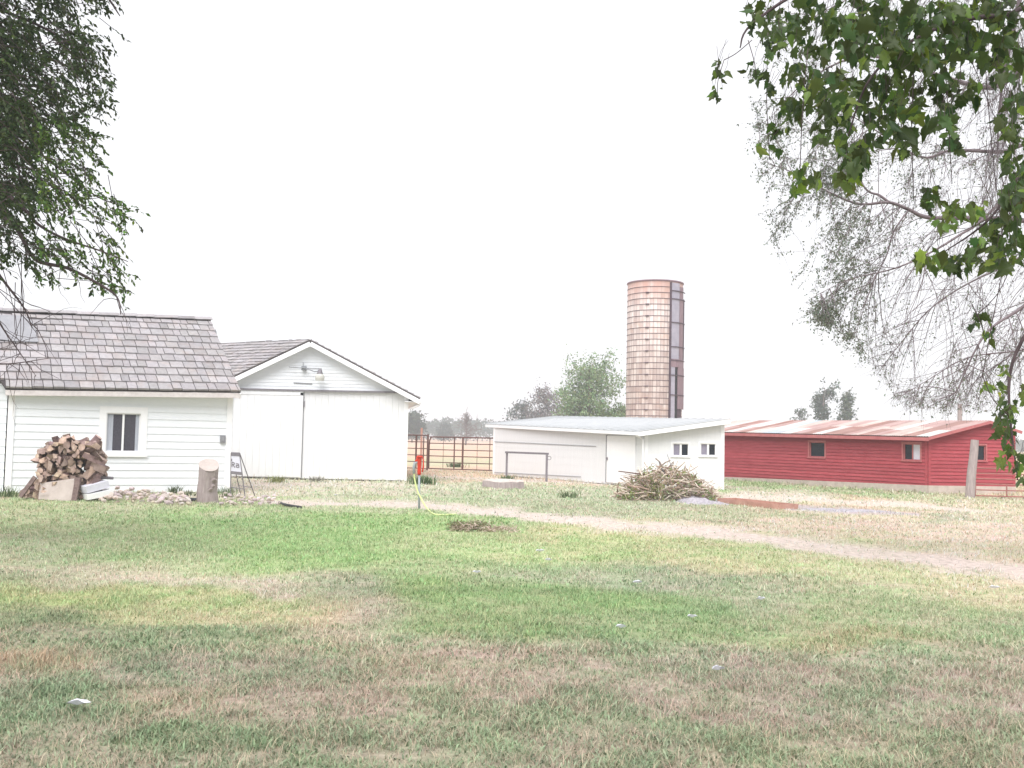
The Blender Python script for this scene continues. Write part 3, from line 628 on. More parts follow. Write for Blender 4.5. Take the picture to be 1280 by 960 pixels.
# --- right fine-twigged tree behind it
def right_elm():
    base = Vector((8.6, 14.2, 0))
    t = thing('sparse_tree', 'pale sparse-leaved tree with a mass of fine drooping twigs, behind the big maple leaves', 'tree', base)
    tb = MB(); trunk = smoothpath([base - Vector((0, 0, .1)), base + Vector((-.05, 0, 1.4)), base + Vector((-.2, -.1, 2.8)), base + Vector((-.2, -.1, 4.6)), base + Vector((-.5, .1, 6.6)), base + Vector((-.9, .1, 8.8))], 4)
    tb.tube(trunk, list(np.linspace(0.30, 0.07, len(trunk))), 12); tb.build('trunk', M['bark'], t, smooth=True)
    br = MB(); C = []; D = []
    def limb(pts, r0, r1):
        p = smoothpath(pts, 5); br.tube(p, list(np.linspace(r0, r1, len(p))), 6); return p
    LM = [limb([trunk[10], P(1300, 285, 14), P(1220, 273, 13.8), P(1161, 272, 13.6), P(1136, 262, 13.5), P(1111, 253, 13.4), P(1074, 255, 13.3), P(1036, 240, 13.2), P(990, 215, 13.1), P(960, 205, 13.1)], .042, .003),
          limb([P(1111, 253, 13.4), P(1099, 244, 13.4), P(1082, 236, 13.5), P(1060, 200, 13.6), P(1020, 165, 13.6)], .022, .004),
          limb([trunk[9], P(1290, 250, 13.2), P(1215, 285, 13), P(1170, 312, 12.9), P(1120, 335, 12.8), P(1060, 350, 12.8), P(1010, 375, 12.8)], .028, .002),
          limb([P(1136, 262, 13.5), P(1117, 290, 13.4), P(1108, 320, 13.4), P(1092, 352, 13.3), P(1075, 400, 13.2), P(1068, 430, 13.2)], .014, .002),
          limb([trunk[9], P(1310, 320, 14.4), P(1240, 340, 14.2), P(1170, 380, 14), P(1125, 430, 14), P(1095, 470, 14)], .024, .002),
          limb([trunk[8], P(1320, 420, 13.4), P(1280, 437, 13.2), P(1210, 447, 13), P(1160, 475, 12.9), P(1118, 500, 12.8)], .018, .002),
          limb([trunk[11], P(1310, 190, 14.2), P(1250, 190, 14), P(1190, 188, 14), P(1150, 196, 14), P(1090, 160, 14), P(1040, 130, 14)], .04, .003),
          limb([trunk[12], P(1310, 90, 14), P(1240, 110, 14), P(1160, 90, 14), P(1080, 70, 14), P(1010, 100, 14), P(960, 150, 14)], .05, .003),
          limb([trunk[8], P(1330, 360, 12.4), P(1270, 390, 12.2), P(1230, 420, 12.1), P(1200, 480, 12), P(1185, 520, 12)], .03, .002),
          limb([trunk[13], P(1290, 0, 14), P(1262, 60, 14), P(1250, 130, 14), P(1246, 200, 14)], .05, .006),
          limb([trunk[14], P(1260, -60, 14), P(1180, -40, 14), P(1100, -20, 14), P(1020, 20, 14)], .05, .004)]
    def env(px, py):
        xl = np.interp(py, [-100, 130, 180, 230, 300, 345, 400, 430, 505, 560], [930, 935, 945, 948, 962, 985, 1012, 1060, 1112, 1180])
        return px > xl and py < np.interp(px, [940, 1000, 1040, 1080, 1130, 1280], [300, 405, 412, 450, 512, 520])
    def pj(q):
        a, b = proj(np.array([q.x]), np.array([q.y]), np.array([q.z])); return float(a[0]), float(b[0])
    cnt = 0
    for li, lp in enumerate(LM):
        n1 = 16 if li in (1, 3) else 26
        for k in range(n1):
            i = random.randrange(len(lp) // 5, len(lp)); p = lp[i]; px, py = pj(p)
            side = random.choice((-1, 1))
            d = Vector((random.uniform(-1.1, .15), random.uniform(-.6, .6), random.uniform(-.8, .5)))
            if py > 300: d.z -= .4
            a = twig(p, d, random.uniform(.6, 1.5), .07, 8, .10)
            cut = [a[0]]
            for q in a[1:]:
                if not env(*pj(q)): break
                cut.append(q)
            a = cut
            if len(a) < 3: continue
            br.tube(a, list(np.linspace(random.uniform(.0045, .008), .0016, len(a))), 4, cap=False)
            for m in range(8):
                j = random.randrange(1, len(a)); q = a[j]
                dd = (a[j] - a[j - 1]).normalized() * .7 + rv(.55) + Vector((0, 0, -.35))
                b = twig(q, dd, random.uniform(.25, .75), .10, 6, .12)
                cut = [b[0]]
                for z in b[1:]:
                    if not env(*pj(z)): break
                    cut.append(z)
                b = cut
                if len(b) < 3: continue
                br.tube(b, list(np.linspace(.0028, .0011, len(b))), 3, cap=False)
                bx, by = pj(b[-1])
                leafy = 1.0 if bx < 1085 and by > 120 else (0.45 if bx < 1180 and by < 330 else 0.16)
                if by < 120: leafy = .5
                cnt += 1
                for z in range(2):
                    jj = random.randrange(len(b) - 1); q2 = b[jj]
                    bb = twig(q2, rv(.6) + Vector((-.2, 0, -.4)), random.uniform(.1, .3), .08, 3, .1); br.tube(bb, [.0018, .0015, .0013, .0011], 3, cap=False)
                    for w in range(int(8 * leafy + random.random())):
                        j2 = random.random() * 3; ix = int(j2); qq = bb[ix].lerp(bb[min(ix + 1, 3)], j2 - ix)
                        C.append(qq + rv(.012)); D.append(rv(.7) + Vector((0, 0, -.5)))
                for w in range(int(7 * leafy + random.random())):
                    j2 = random.random() * (len(b) - 1); ix = int(j2); qq = b[ix].lerp(b[ix + 1], j2 - ix)
                    C.append(qq + rv(.012)); D.append(rv(.7) + Vector((0, 0, -.5)))
    # dense hanging twig mass beside the upper stem
    for k in range(330):
        px = random.gauss(1258, 18); py = random.uniform(20, 250); p = P(px, py, random.uniform(13.2, 14.6))
        a = twig(p, (random.uniform(-.5, .3), random.uniform(-.3, .3), -1), random.uniform(.3, .9), .05, 6, .12); br.tube(a, list(np.linspace(.004, .0014, len(a))), 3, cap=False)
    for k in range(180):
        px = random.uniform(1130, 1300); py = random.uniform(230, 440); p = P(px, py, random.uniform(12.6, 14.6))
        a = twig(p, (random.uniform(-1, .1), random.uniform(-.3, .3), random.uniform(-1, .1)), random.uniform(.5, 1.1), .06, 7, .10); br.tube(a, list(np.linspace(.0045, .0014, len(a))), 3, cap=False)
    br.build('branches', mat('mauve_twig_bark', (0.13, 0.10, 0.11), (0.23, 0.19, 0.20), 12, .9), t, smooth=True)
    n = len(C); print('elm twigs', cnt, 'leaves', n)
    leaves('leaves', ELM, np.array([tuple(q) for q in C]), np.array([tuple(q) for q in D]), RNG.uniform(.024, .05, n), vary((0.165, 0.195, 0.145), n, .35, .08), M['leaf'], t, 0.3)
right_elm()

# ------------------------------------------------------------------ building helpers
def wall_rows(mb, A, B, z0, prof, sp, outn, openings=(), lip=0.014, jitter=0.0):
    """lap boards from A to B; prof=[(u,z)...] top profile; openings=[(u0,u1,za,zb)]"""
    A = Vector(A); B = Vector(B); Lw = (B - A).length; d = (B - A) / Lw; n = Vector(outn).normalized()
    zt = max(z for u, z in prof)
    def rng(z):
        us = []
        for (u0, a), (u1, b) in zip(prof[:-1], prof[1:]):
            if (a >= z - 1e-6): us.append(u0)
            if (b >= z - 1e-6): us.append(u1)
            if (a - z) * (b - z) < 0: us.append(u0 + (u1 - u0) * (z - a) / (b - a))
        return (min(us), max(us)) if us else None
    zs = []; z = z0
    while z < zt - 1e-4: zs.append((z, min(z + sp, zt))); z += sp
    for (za, zb) in zs:
        c = random.uniform(.88, 1.08); mb.col = (c, c, c)
        cuts = sorted({za, zb} | {o[2] for o in openings if za < o[2] < zb} | {o[3] for o in openings if za < o[3] < zb})
        for ca, cb in zip(cuts[:-1], cuts[1:]):
            r0 = rng(ca); r1 = rng(cb - 1e-4)
            if r0 is None: continue
            if r1 is None: m_ = (r0[0] + r0[1]) / 2; r1 = (m_, m_)
            oa = lip * (1 - (ca - za) / sp); ob = lip * (1 - (cb - za) / sp)
            ops = sorted([o for o in openings if o[2] <= ca + 1e-4 and o[3] >= cb - 1e-4])
            segs = []; s0 = (r0[0], r1[0])
            for o in ops: segs.append((s0, (o[0], o[0]))); s0 = (o[1], o[1])
            segs.append((s0, (r0[1], r1[1])))
            for (a0, a1), (b0, b1) in segs:
                q = lambda u, z, off: A + d * u + n * off + Vector((0, 0, z))
                mb.quad(q(a0, ca, oa), q(b0, ca, oa), q(b1, cb, ob), q(a1, cb, ob))
                if ca == za: mb.quad(q(a0, ca, 0), q(b0, ca, 0), q(b0, ca, oa), q(a0, ca, oa))
    mb.col = None
def opening_reveal(mb, A, d, n, o, depth=0.09):
    q = lambda u, z, off: A + d * u + n * off + Vector((0, 0, z))
    u0, u1, za, zb = o; e = .004
    mb.quad(q(u0, za, e), q(u1, za, e), q(u1, za, -depth), q(u0, za, -depth)); mb.quad(q(u0, zb, -depth), q(u1, zb, -depth), q(u1, zb, e), q(u0, zb, e))
    mb.quad(q(u0, za, -depth), q(u0, zb, -depth), q(u0, zb, e), q(u0, za, e)); mb.quad(q(u1, za, e), q(u1, zb, e), q(u1, zb, -depth), q(u1, za, -depth))
def window(bld, A, d, n, o, trim=0.10, panes=2, mats=('glass', 'glass'), tmat='trim', mull=0.035, depth=0.07, sill=True, label=None, proud=0.03, curtain=False):
    u0, u1, za, zb = o; A = Vector(A)
    q = lambda u, z, off: A + d * u + n * off + Vector((0, 0, z))
    def slab(mb, ua, ub, a, b, o0, o1): mb.hexa([q(ua, a, o0), q(ub, a, o0), q(ub, a, o1), q(ua, a, o1)], [q(ua, b, o0), q(ub, b, o0), q(ub, b, o1), q(ua, b, o1)])
    fr = MB(); t = trim
    slab(fr, u0 - t, u0, za - t * .2, zb + t, .003, proud); slab(fr, u1, u1 + t, za - t * .2, zb + t, .003, proud); slab(fr, u0, u1, zb, zb + t, .004, proud + .003)
    opening_reveal(fr, A, d, n, o, depth)
    w = fr.build('window', M[tmat], bld)
    if label: w['label'] = label
    if sill:
        s = MB(); slab(s, u0 - t * 1.15, u1 + t * 1.15, za - t * .75, za - t * .22, .002, proud + .035); s.build('sill', M[tmat], w)
    s = MB(); f = 0.028
    slab(s, u0, u0 + f, za, zb, -depth + .012, -depth + .04); slab(s, u1 - f, u1, za, zb, -depth + .012, -depth + .04); slab(s, u0 + f, u1 - f, zb - f, zb, -depth + .012, -depth + .04); slab(s, u0 + f, u1 - f, za, za + f, -depth + .012, -depth + .04)
    um = (u0 + u1) / 2
    if panes == 2: slab(s, um - mull / 2, um + mull / 2, za + f, zb - f, -depth + .010, -depth + .045)
    s.build('sash', M['trim' if tmat == 'trim' else tmat], w)
    ed = [u0, u1] if panes == 1 else [u0, um, u1]
    for k in range(panes):
        p = MB(); p.quad(q(ed[k], za, -depth + .006 + .001 * k), q(ed[k + 1], za, -depth + .006 + .001 * k), q(ed[k + 1], zb, -depth + .006 + .001 * k), q(ed[k], zb, -depth + .006 + .001 * k))
        p.build('pane', M[mats[k % len(mats)]], w)
    if curtain:
        for (a, b) in ((u0 + f, u0 + f + (u1 - u0) * .17), (u1 - f - (u1 - u0) * .10, u1 - f)):
            c = MB(); N_ = 10
            for i in range(N_):
                ua = a + (b - a) * i / N_; ub = a + (b - a) * (i + 1) / N_; oa = -depth + .0085 + .003 * (i % 2)
                wv = 0.02 * math.sin(i)
                c.quad(q(ua, za + f, oa), q(ub, za + f, oa), q(ub, zb - f - .01 + 0 * wv, oa), q(ua, zb - f - .01, oa))
            c.build('curtain', M['curtain'], w)
    return w
def shakes(mb, O, U, Vv, lu, lv, expo, wmin, wmax, thick=0.034, skew=0.0):
    """courses of shakes; O eave corner, U along eave, Vv up-slope"""
    U = Vector(U).normalized(); Vv = Vector(Vv).normalized(); n = U.cross(Vv).normalized()
    if n.z < 0: n = -n
    rows = int(math.ceil(lv / expo))
    for r in range(rows):
        v0 = r * expo; u_lo = -skew * v0 / lv; u = u_lo - random.uniform(0, wmax * .5)
        while u < lu:
            w = random.uniform(wmin, wmax); a = max(u, u_lo) + .009; b = min(u + w, lu) - .009; u += w
            if b - a < .02: continue
            j = random.uniform(-.018, .018) - .01; v1 = min(v0 + expo * 1.12, lv); va = max(v0 + j, -0.05)
            t = thick * random.uniform(.75, 1.35); c = random.gauss(1.0, .085); mb.col = (c * random.uniform(.985, 1.02), c, c * random.uniform(.98, 1.02))
            q = lambda uu, vv, o: O + U * uu + Vv * vv + n * o
            e = random.uniform(0, .006)
            mb.hexa([q(a, va, .002), q(b, va, .002), q(b, v1, -.002), q(a, v1, -.002)], [q(a, va, t + .012 + e), q(b, va, t + .012), q(b, v1, .006), q(a, v1, .006 + e)])
    mb.col = None
Z = Vector((0, 0, 1))

# ------------------------------------------------------------------ left shed
def left_shed():
    t = thing('clapboard_shed', 'white clapboard shed with grey wood-shake roof and one curtained window', 'shed', SH_L)
    n = -SHp; Lw = (SH_R - SH_L).length; eL = 2.60; dep = 7.0 * .5 * 2
    rd = 3.5
    # window in u: px 133..175, y 516..565
    def uz(px, py):
        # intersect view ray with the wall plane
        d = ROT @ Vector(((px - 640) / F, (480 - py) / F, -1)); k = (SH_L - CAM).dot(n) / d.dot(n); p = CAM + d * k
        return (p - SH_L).dot(SHd), p.z
    u0, zb = uz(133.5, 516); u1, za = uz(174, 565)
    op = (u0, u1, za, zb)
    wall = MB(); wall_rows(wall, SH_L, SH_R, 0.03, [(0, eL + .02), (Lw, eL + .02)], 0.19, n, [op], lip=.017)
    # other sides
    BR = SH_R + SHp * (2 * rd - .5); BL = SH_L + SHp * (2 * rd - .5)
    hw = (2 * rd - .5) / 2; zr = 4.75
    wall_rows(wall, SH_R, BR, 0.03, [(0, eL), (hw, zr), (2 * hw, eL)], 0.19, SHd); wall_rows(wall, BR, BL, 0.03, [(0, eL), (Lw, eL)], .19, SHp); wall_rows(wall, BL, SH_L, .03, [(0, eL), (hw, zr), (2 * hw, eL)], .19, -SHd)
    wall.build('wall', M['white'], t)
    cb = MB()
    for s, c in ((1, SH_L), (-1, SH_R)):
        b = MB(); q = c + SHd * (s * .075) + n * .018
        b.box(q + Z * (eL / 2), (.15, .036, eL - .01), Matrix.Rotation(SH_a, 3, 'Z')); b.build('corner_board', M['trim'], t)
    window(t, SH_L, SHd, n, op, trim=.17, panes=2, curtain=True, mull=.05)
    bx = MB(); ub, zbx = uz(278, 549); q = SH_L + SHd * ub + n * .04 + Z * zbx; bx.box(q, (.13, .07, .2), Matrix.Rotation(SH_a, 3, 'Z')); bx.box(q + n * .045 , (.07, .02, .12), Matrix.Rotation(SH_a, 3, 'Z')); bx.build('outlet_box', M['galv'], t)
    # roof
    E_R = P(301, 489, 26.7); E_L = P(7, 485, 24.35); R_R = P(263, 400, 30.1); R_L = R_R + (E_L - E_R) * 1.22; R_L.z = 4.90
    U = (E_R - E_L); lu = U.length; skw = lu * .22; Vv = R_R - E_R; lv = Vv.length; U.normalize(); Vn = Vv.normalized(); nn = U.cross(Vn).normalized()
    dk = MB()
    o = -nn * .05
    dk.hexa([E_L + o, E_R + o, R_R + o, R_L + o], [E_L, E_R, R_R, R_L])
    # back slope
    bE_R = R_R + SHp * 3.6; bE_R.z = 2.6; bE_L = R_L + SHp * 3.6; bE_L.z = 2.6
    dk.hexa([R_L + o, R_R + o, bE_R + o, bE_L + o], [R_L - Z * .002, R_R - Z * .002, bE_R, bE_L])
    roof = dk.build('roof', M['shingle_under'], t)
    sh = MB(); shakes(sh, E_L + nn * .003, U, Vn, lu, lv, lv / 11.0, .17, .36, skew=skw)
    sh2 = MB(); shakes(sh, bE_R + Z * .01, -U, (R_R - bE_R), lu, (R_R - bE_R).length, .36, .3, .5)
    sh.build('shakes', M['shingle'], roof)
    # ridge cap: short boards
    rc = MB(); u = 0
    while u < lu + skw:
        w = min(random.uniform(.45, .75), lu + skw - u); c = random.uniform(.75, 1.15); rc.col = (c, c, c)
        a = R_L + U * u + Z * .045; b = R_L + U * (u + w + .04) + Z * (.055 + random.uniform(0, .012)); a2 = a - SHp * .16 - Z * .09; b2 = b - SHp * .16 - Z * .09
        a3 = a + SHp * .16 - Z * .09; b3 = b + SHp * .16 - Z * .09
        rc.hexa([a2 - nn * .02, b2 - nn * .02, b - nn * .03, a - nn * .03], [a2, b2, b, a]); rc.hexa([a - nn * .03, b - nn * .03, b3 - nn * .04, a3 - nn * .04], [a, b, b3, a3]); u += w
    rc.build('ridge_cap', M['shingle'], roof)
    # metal patch
    def rp(px, py, h=.07):
        d = ROT @ Vector(((px - 640) / F, (480 - py) / F, -1)); k = (E_L + nn * h - CAM).dot(nn) / d.dot(nn); return CAM + d * k
    mp = MB(); pts = [rp(-30, 421), rp(18, 427), rp(48, 428), rp(42, 404), rp(30, 395), rp(-30, 394)]
    mp.add([p for p in pts] + [p + nn * .02 for p in pts], [(5, 4, 3, 2, 1, 0), (6, 7, 8, 9, 10, 11)] + [(i, (i + 1) % 6, 6 + (i + 1) % 6, 6 + i) for i in range(6)])
    mp.build('metal_patch', M['galv'], roof)
    fa = MB(); k = -Z * .12
    fa.beam(E_L - Z * .115 + SHp * .02, E_R - Z * .115 + SHp * .02, .03, .13); fa.build('fascia', M['fascia'], t)
    so = MB(); a = E_L - Z * .16 + SHp * .04; b = E_R - Z * .16 + SHp * .04; so.hexa([a, b, b + SHp * .45, a + SHp * .45], [a + Z * .02, b + Z * .02, b + SHp * .45 + Z * .02, a + SHp * .45 + Z * .02]); so.build('soffit', M['trim'], t)
    rb = MB(); rb.beam(E_R - Z * .14 - U * .01, R_R - Z * .14 - U * .01, .03, .15); rb.build('rake_board', M['trim'], t)
    # lower wing at far left
    wg = thing('house_wing', 'white clapboard building cut off by the left edge, touching the shed', 'building', SH_L - SHd * 3)
    wl = MB(); A = SH_L - SHd * 4.0 - n * .15; B = SH_L - n * .15 - SHd * .03
    wall_rows(wl, A, B, .03, [(0, 2.72), ((B - A).length, 2.72)], .19, n); wall_rows(wl, B - SHd * .003, B + SHp * 3, .03, [(0, 2.7), (3, 2.7)], .19, SHd)
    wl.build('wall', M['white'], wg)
    rf = MB(); a = A + Z * 2.74 - SHp * .2; b = B + Z * 2.74 - SHp * .2 - SHd * .25; b2 = b + SHp * .2; a2 = a + SHp * .2; rf.hexa([a, b, b2, a2], [a + Z * .05, b + Z * .05, b2 + Z * .06, a2 + Z * .06]); rf.build('roof', M['fascia'], wg)
left_shed()

# ------------------------------------------------------------------ barn
def barn():
    t = thing('white_barn', 'white barn with brown-edged gable roof, a large sliding door and a security light', 'barn', Vector((BN_pk.x, BN_Y, 0)))
    yf = BN_Y; n = Vector((0, -1, 0)); A = Vector((BN_Lx, yf, 0)); B = Vector((BN_R.x, yf, 0)); Lw = (B - A).length
    eave = P(525, 498, yf - .4); hw = Lw / 2
    sl = (BN_pk.z - eave.z) / (eave.x - BN_pk.x)
    zc = BN_pk.z - sl * hw - .08; zp = BN_pk.z - .08
    ztr = P(400, 489, yf).z
    def zat(px): return P(px, 500, yf).x
    low = MB(); # vertical boards below the track
    u = 0
    while u < Lw - .01:
        w = min(.23, Lw - u); c = random.uniform(.97, 1.01); zz = ztr + .02
        low.hexa([A + Vector((u + .002, -.012 + random.uniform(0, .003), .04)), A + Vector((u + w - .002, -.012, .04)), A + Vector((u + w - .002, .02, .04)), A + Vector((u + .002, .02, .04))],
                 [A + Vector((u + .002, -.012, zz)), A + Vector((u + w - .002, -.012, zz)), A + Vector((u + w - .002, .02, zz)), A + Vector((u + .002, .02, zz))]); u += w
    # side and rear walls
    dd = BN_d * 10
    BB = B + Vector((-1.25, 9.2, 0))
    for a, b in ((B, BB), (BB, A + dd), (A + dd, A)):
        low.hexa([a, b, b + Vector((-.02, .02, 0)), a + Vector((-.02, .02, 0))], [a + Z * zc, b + Z * zc, b + Vector((-.02, .02, zc)), a + Vector((-.02, .02, zc))])
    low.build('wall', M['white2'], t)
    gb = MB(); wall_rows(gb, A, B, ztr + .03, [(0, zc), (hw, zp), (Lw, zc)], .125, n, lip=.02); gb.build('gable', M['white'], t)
    b = MB(); b.box(B + Vector((-.07, -.03, zc / 2)), (.15, .045, zc - .05)); b.build('corner_board', M['trim'], t)
    b = MB(); b.box(A + Vector((.07, -.03, zc / 2)), (.15, .045, zc - .05)); b.build('corner_board', M['trim'], t)
    b = MB(); x0 = A.x + .1; x1 = B.x - .12; b.box(((x0 + x1) / 2, yf - .09, ztr + .015), (x1 - x0, .10, .06)); b.build('door_track', M['steelgrey'], t)
    # sliding door
    dx1 = P(378, 550, yf).x; dx0 = P(292, 550, yf).x
    dr = MB(); u = dx0
    while u < dx1 - .02:
        w = min(.24, dx1 - u); dr.box((u + w / 2, yf - .075 - random.uniform(0, .003), (ztr + .06) / 2), (w - .004, .035, ztr - .09)); u += w
    dr.box((dx1 - .05, yf - .10, ztr / 2 + .02), (.1, .02, ztr - .1)); dr.box(((dx0 + dx1) / 2, yf - .1, ztr - .12), (dx1 - dx0, .02, .1))
    d = dr.build('sliding_door', M['white2'], t)
    h = MB(); h.box((dx1 + .03, yf - .06, P(378, 505, yf).z), (.03, .06, .22)); h.build('latch', M['steelgrey'], d)
    g = MB(); g.box((dx1 + .016, yf - .02, ztr / 2), (.016, .012, ztr - .12)); g.build('door_gap', M['galv'], t)
    # roof
    pk = BN_pk; er = eave; el = Vector((2 * pk.x - er.x, er.y, er.z)); ext = BN_d * 10.6
    rf = MB()
    ey = Vector((-1.3, 9.6, 0))
    for a, b, ex in ((er, pk, ey), (pk, el, ext)):
        rf.hexa([a - Z * .05, b - Z * .05, b + ex - Z * .05, a + ex - Z * .05], [a, b, b + ex, a + ex])
    rf.hexa([pk - Z * .05, pk + ey - Z * .05, pk + ey + ext * .6 - Z * .9, pk + ext - Z * .05], [pk - Z * .001, pk + ey - Z * .001, pk + ey + ext * .6 - Z * .85, pk + ext - Z * .001])
    roof = rf.build('roof', M['shingle_under'], t)
    sh = MB(); Vv = pk - el; nn = BN_d.cross(Vv).normalized()
    shakes(sh, el + ext + Z * .01, -BN_d, Vv, ext.length, Vv.length, .26, .16, .34, .03)
    shakes(sh, er + Z * .01, ey.normalized(), pk - er, ey.length, (pk - er).length, .26, .16, .34, .03)
    sh.build('shakes', M['shingle'], roof)
    for a in (er, el):
        rb = MB(); rb.beam(a - Z * .13 + Vector((0, .012, 0)), pk - Z * .13 + Vector((0, .012, 0)), .03, .16); rb.build('rake_board', M['trim'], t)
        so = MB(); c = Vector((0, .42, 0)); so.hexa([a - Z * .13 + Vector((0, .03, 0)), pk - Z * .13 + Vector((0, .03, 0)), pk - Z * .13 + c, a - Z * .13 + c], [a - Z * .11 + Vector((0, .03, 0)), pk - Z * .11 + Vector((0, .03, 0)), pk - Z * .11 + c, a - Z * .11 + c]); so.build('soffit', M['trim'], t)
    so = MB(); e0 = er - Z * .13 + Vector((-.02, .05, 0)); e1 = e0 + ey * .95; wv = Vector((-.52, 0, .0)); so.hexa([e0, e1, e1 + wv, e0 + wv], [e0 + Z * .02, e1 + Z * .02, e1 + wv + Z * .02, e0 + wv + Z * .02]); so.build('soffit', M['trim'], t)
    gu = MB(); gu.tube([er + Vector((-.02, .1, -.16)), er + Vector((-.03, .1, -.24)), er + Vector((-.22, .2, -.32)), er + Vector((-.38, .35, -.36))], .035, 8); gu.beam(er + Vector((0, .02, -.12)), er + Vector((-.81, 6, -.12)), .1, .09); gu.build('gutter', M['trim'], t)
    # lamp
    lp = MB(); y = yf - .05
    def q(px, py, o): return P(px, py, yf - o)
    lp.tube([q(361, 458.8, .25), q(378, 460, .25), q(392, 460.5, .3), q(402, 461, .35)], .018, 6); lp.tube([q(381, 460, .25), q(393, 464.5, .34), q(400, 464, .36)], .022, 6)
    lp.box(q(380, 460.5, .12), (.14, .22, .14)); lp.tube([q(379, 453, .05), q(379, 461, .14)], .012, 6)
    L = lp.build('lamp_arm', M['lamparm'], t)
    hd = MB(); c = q(400, 464, .36); hd.tube([c + Z * .10, c + Z * .03, c - Z * .02, c - Z * .07, c - Z * .09], [.03, .07, .085, .10, .12], 14); hd.build('lamp_head', M['steelgrey'], L)
    gl = MB(); gl.tube([c - Z * .09, c - Z * .16, c - Z * .24, c - Z * .34], [.10, .165, .17, .145], 16); gl.build('lamp_lens', M['lampglass'], L, smooth=False)
    rl = MB(); rl.beam(q(367, 478.3, .03), q(390, 479.6, .03), .035, .035); rl.build('shadow_strip', M['galv'], t)  # thin grey bar drawn in place of the hardware's shadow on the gable
barn()

# ------------------------------------------------------------------ low white shed
def white_shed():
    t = thing('low_white_shed', 'low white shed with pale metal roof and two small windows, beside the brush pile', 'shed', WS1)
    d1 = (WS1 - WS0); L1 = d1.length; d1 = d1.normalized(); n1 = d1.cross(Z); n1.z = 0; n1.normalize()
    if n1.y > 0: n1 = -n1
    d2 = (WS2 - WS1); L2 = d2.length; d2 = d2.normalized(); n2 = d2.cross(Z)
    if n2.y > 0: n2 = -n2
    E0 = P(607, 529.5, 44.6); E1 = P(799, 539.5, 34.65); R1 = P(913, 524, 33.95); R0 = P(697, 520, 45.6)
    zt0 = P(616, 534.5, 44).z; zt1 = P(803, 543, 35).z; zt2 = P(905, 528.5, 34.3).z
    w = MB()
    wall_rows(w, WS0, WS1, .02, [(0, zt0), (L1, zt1)], .30, n1, lip=.003)
    def uz(px, py):
        d = ROT @ Vector(((px - 640) / F, (480 - py) / F, -1)); k = (WS1 - CAM).dot(n2) / d.dot(n2); p = CAM + d * k; return (p - WS1).dot(d2), p.z
    ops = []
    for a, b, c, e in ((841.0, 860.5, 554.2, 570.2), (875.5, 894.5, 554.2, 569.8)):
        u0, z1 = uz(a, c); u1, z0 = uz(b, e); ops.append((u0, u1, z0, z1))
    wall_rows(w, WS1, WS2, .02, [(0, zt1), (L2, zt2)], .30, n2, ops, lip=.004)
    wall_rows(w, WS2, WS3, .02, [(0, zt2), (L1, zt2 + .2)], .3, -n1, lip=.006); wall_rows(w, WS3, WS0, .02, [(0, zt2 + .2), (L2, zt0)], .3, -n2, lip=.006)
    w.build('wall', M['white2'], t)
    # panel seams
    for py0, py1, a, b in ((552, 558, 618, 745), (590.5, 596, 618, 726)):
        s = MB(); dd = []
        for px, py in ((a, py0), (b, py1)):
            d = ROT @ Vector(((px - 640) / F, (480 - py) / F, -1)); k = (WS0 + n1 * .02 - CAM).dot(n1) / d.dot(n1); dd.append(CAM + d * k)
        s.beam(dd[0], dd[1], .012, .022); s.build('seam_strip', M['galv'], t)
    for o in ops: window(t, WS1, d2, n2, o, trim=.06, panes=2, mats=('glassl', 'glassd'), mull=.07, proud=.02)
    for c, dd, nn, s, zt in ((WS0, d1, n1, 1, zt0), (WS1, d1, n1, -1, zt1), (WS1, d2, n2, 1, zt1), (WS2, d2, n2, -1, zt2)):
        b = MB(); a = c + dd * s * .06 + nn * .012; b.beam(a + Z * .02, a + Z * (zt - .02), .12, .022, up=nn); b.build('corner_board', M['trim'], t)
    # door on front wall px 757..803
    def ray(px):
        d = ROT @ Vector(((px - 640) / F, (480 - 575) / F, -1)); k = (WS0 - CAM).dot(n1) / d.dot(n1); p = CAM + d * k; return (p - WS0).dot(d1)
    ua, ub = ray(759.5), ray(795)
    dr = MB(); q = lambda u, z, o: WS0 + d1 * u + n1 * o + Z * z
    dr.hexa([q(ua, .08, .012), q(ub, .08, .012), q(ub, .08, .045), q(ua, .08, .045)], [q(ua, zt1 - .06, .012), q(ub, zt1 - .06, .012), q(ub, zt1 - .06, .045), q(ua, zt1 - .06, .045)])
    door = dr.build('door', M['trim'], t)
    g = MB(); g.hexa([q(ua - .10, .08, .008), q(ua - .005, .08, .008), q(ua - .005, .08, .02), q(ua - .10, .08, .02)], [q(ua - .10, zt1 - .04, .008), q(ua - .005, zt1 - .04, .008), q(ua - .005, zt1 - .04, .02), q(ua - .10, zt1 - .04, .02)]); g.build('door_gap', M['galv'], t)
    h = MB(); h.box(q(ua + .05, .95, .07), (.05, .05, .10)); h.build('handle', M['steelgrey'], door)
    # roof
    rf = MB(); rf.hexa([E0 - Z * .04, E1 - Z * .04, R1 - Z * .04, R0 - Z * .04], [E0, E1, R1, R0]); roof = rf.build('roof', M['metalroof'], t)
    rb = MB(); N_ = 26
    for i in range(N_ + 1):
        s = i / N_; a = E0.lerp(E1, s); b = R0.lerp(R1, s); c = random.uniform(.92, 1.05); rb.col = (c, c, c); rb.beam(a + Z * .012, b + Z * .012, .05, .022)
    rb.build('rib', M['metalroof'], roof)
    f = MB(); f.beam(E0 - Z * .10, E1 - Z * .08, .03, .11); f.build('fascia', M['trim'], t)
    f = MB(); f.beam(E1 - Z * .09 + Vector((-.02, 0, 0)), R1 - Z * .075, .035, .15); f.build('rake_board', M['trim'], t)
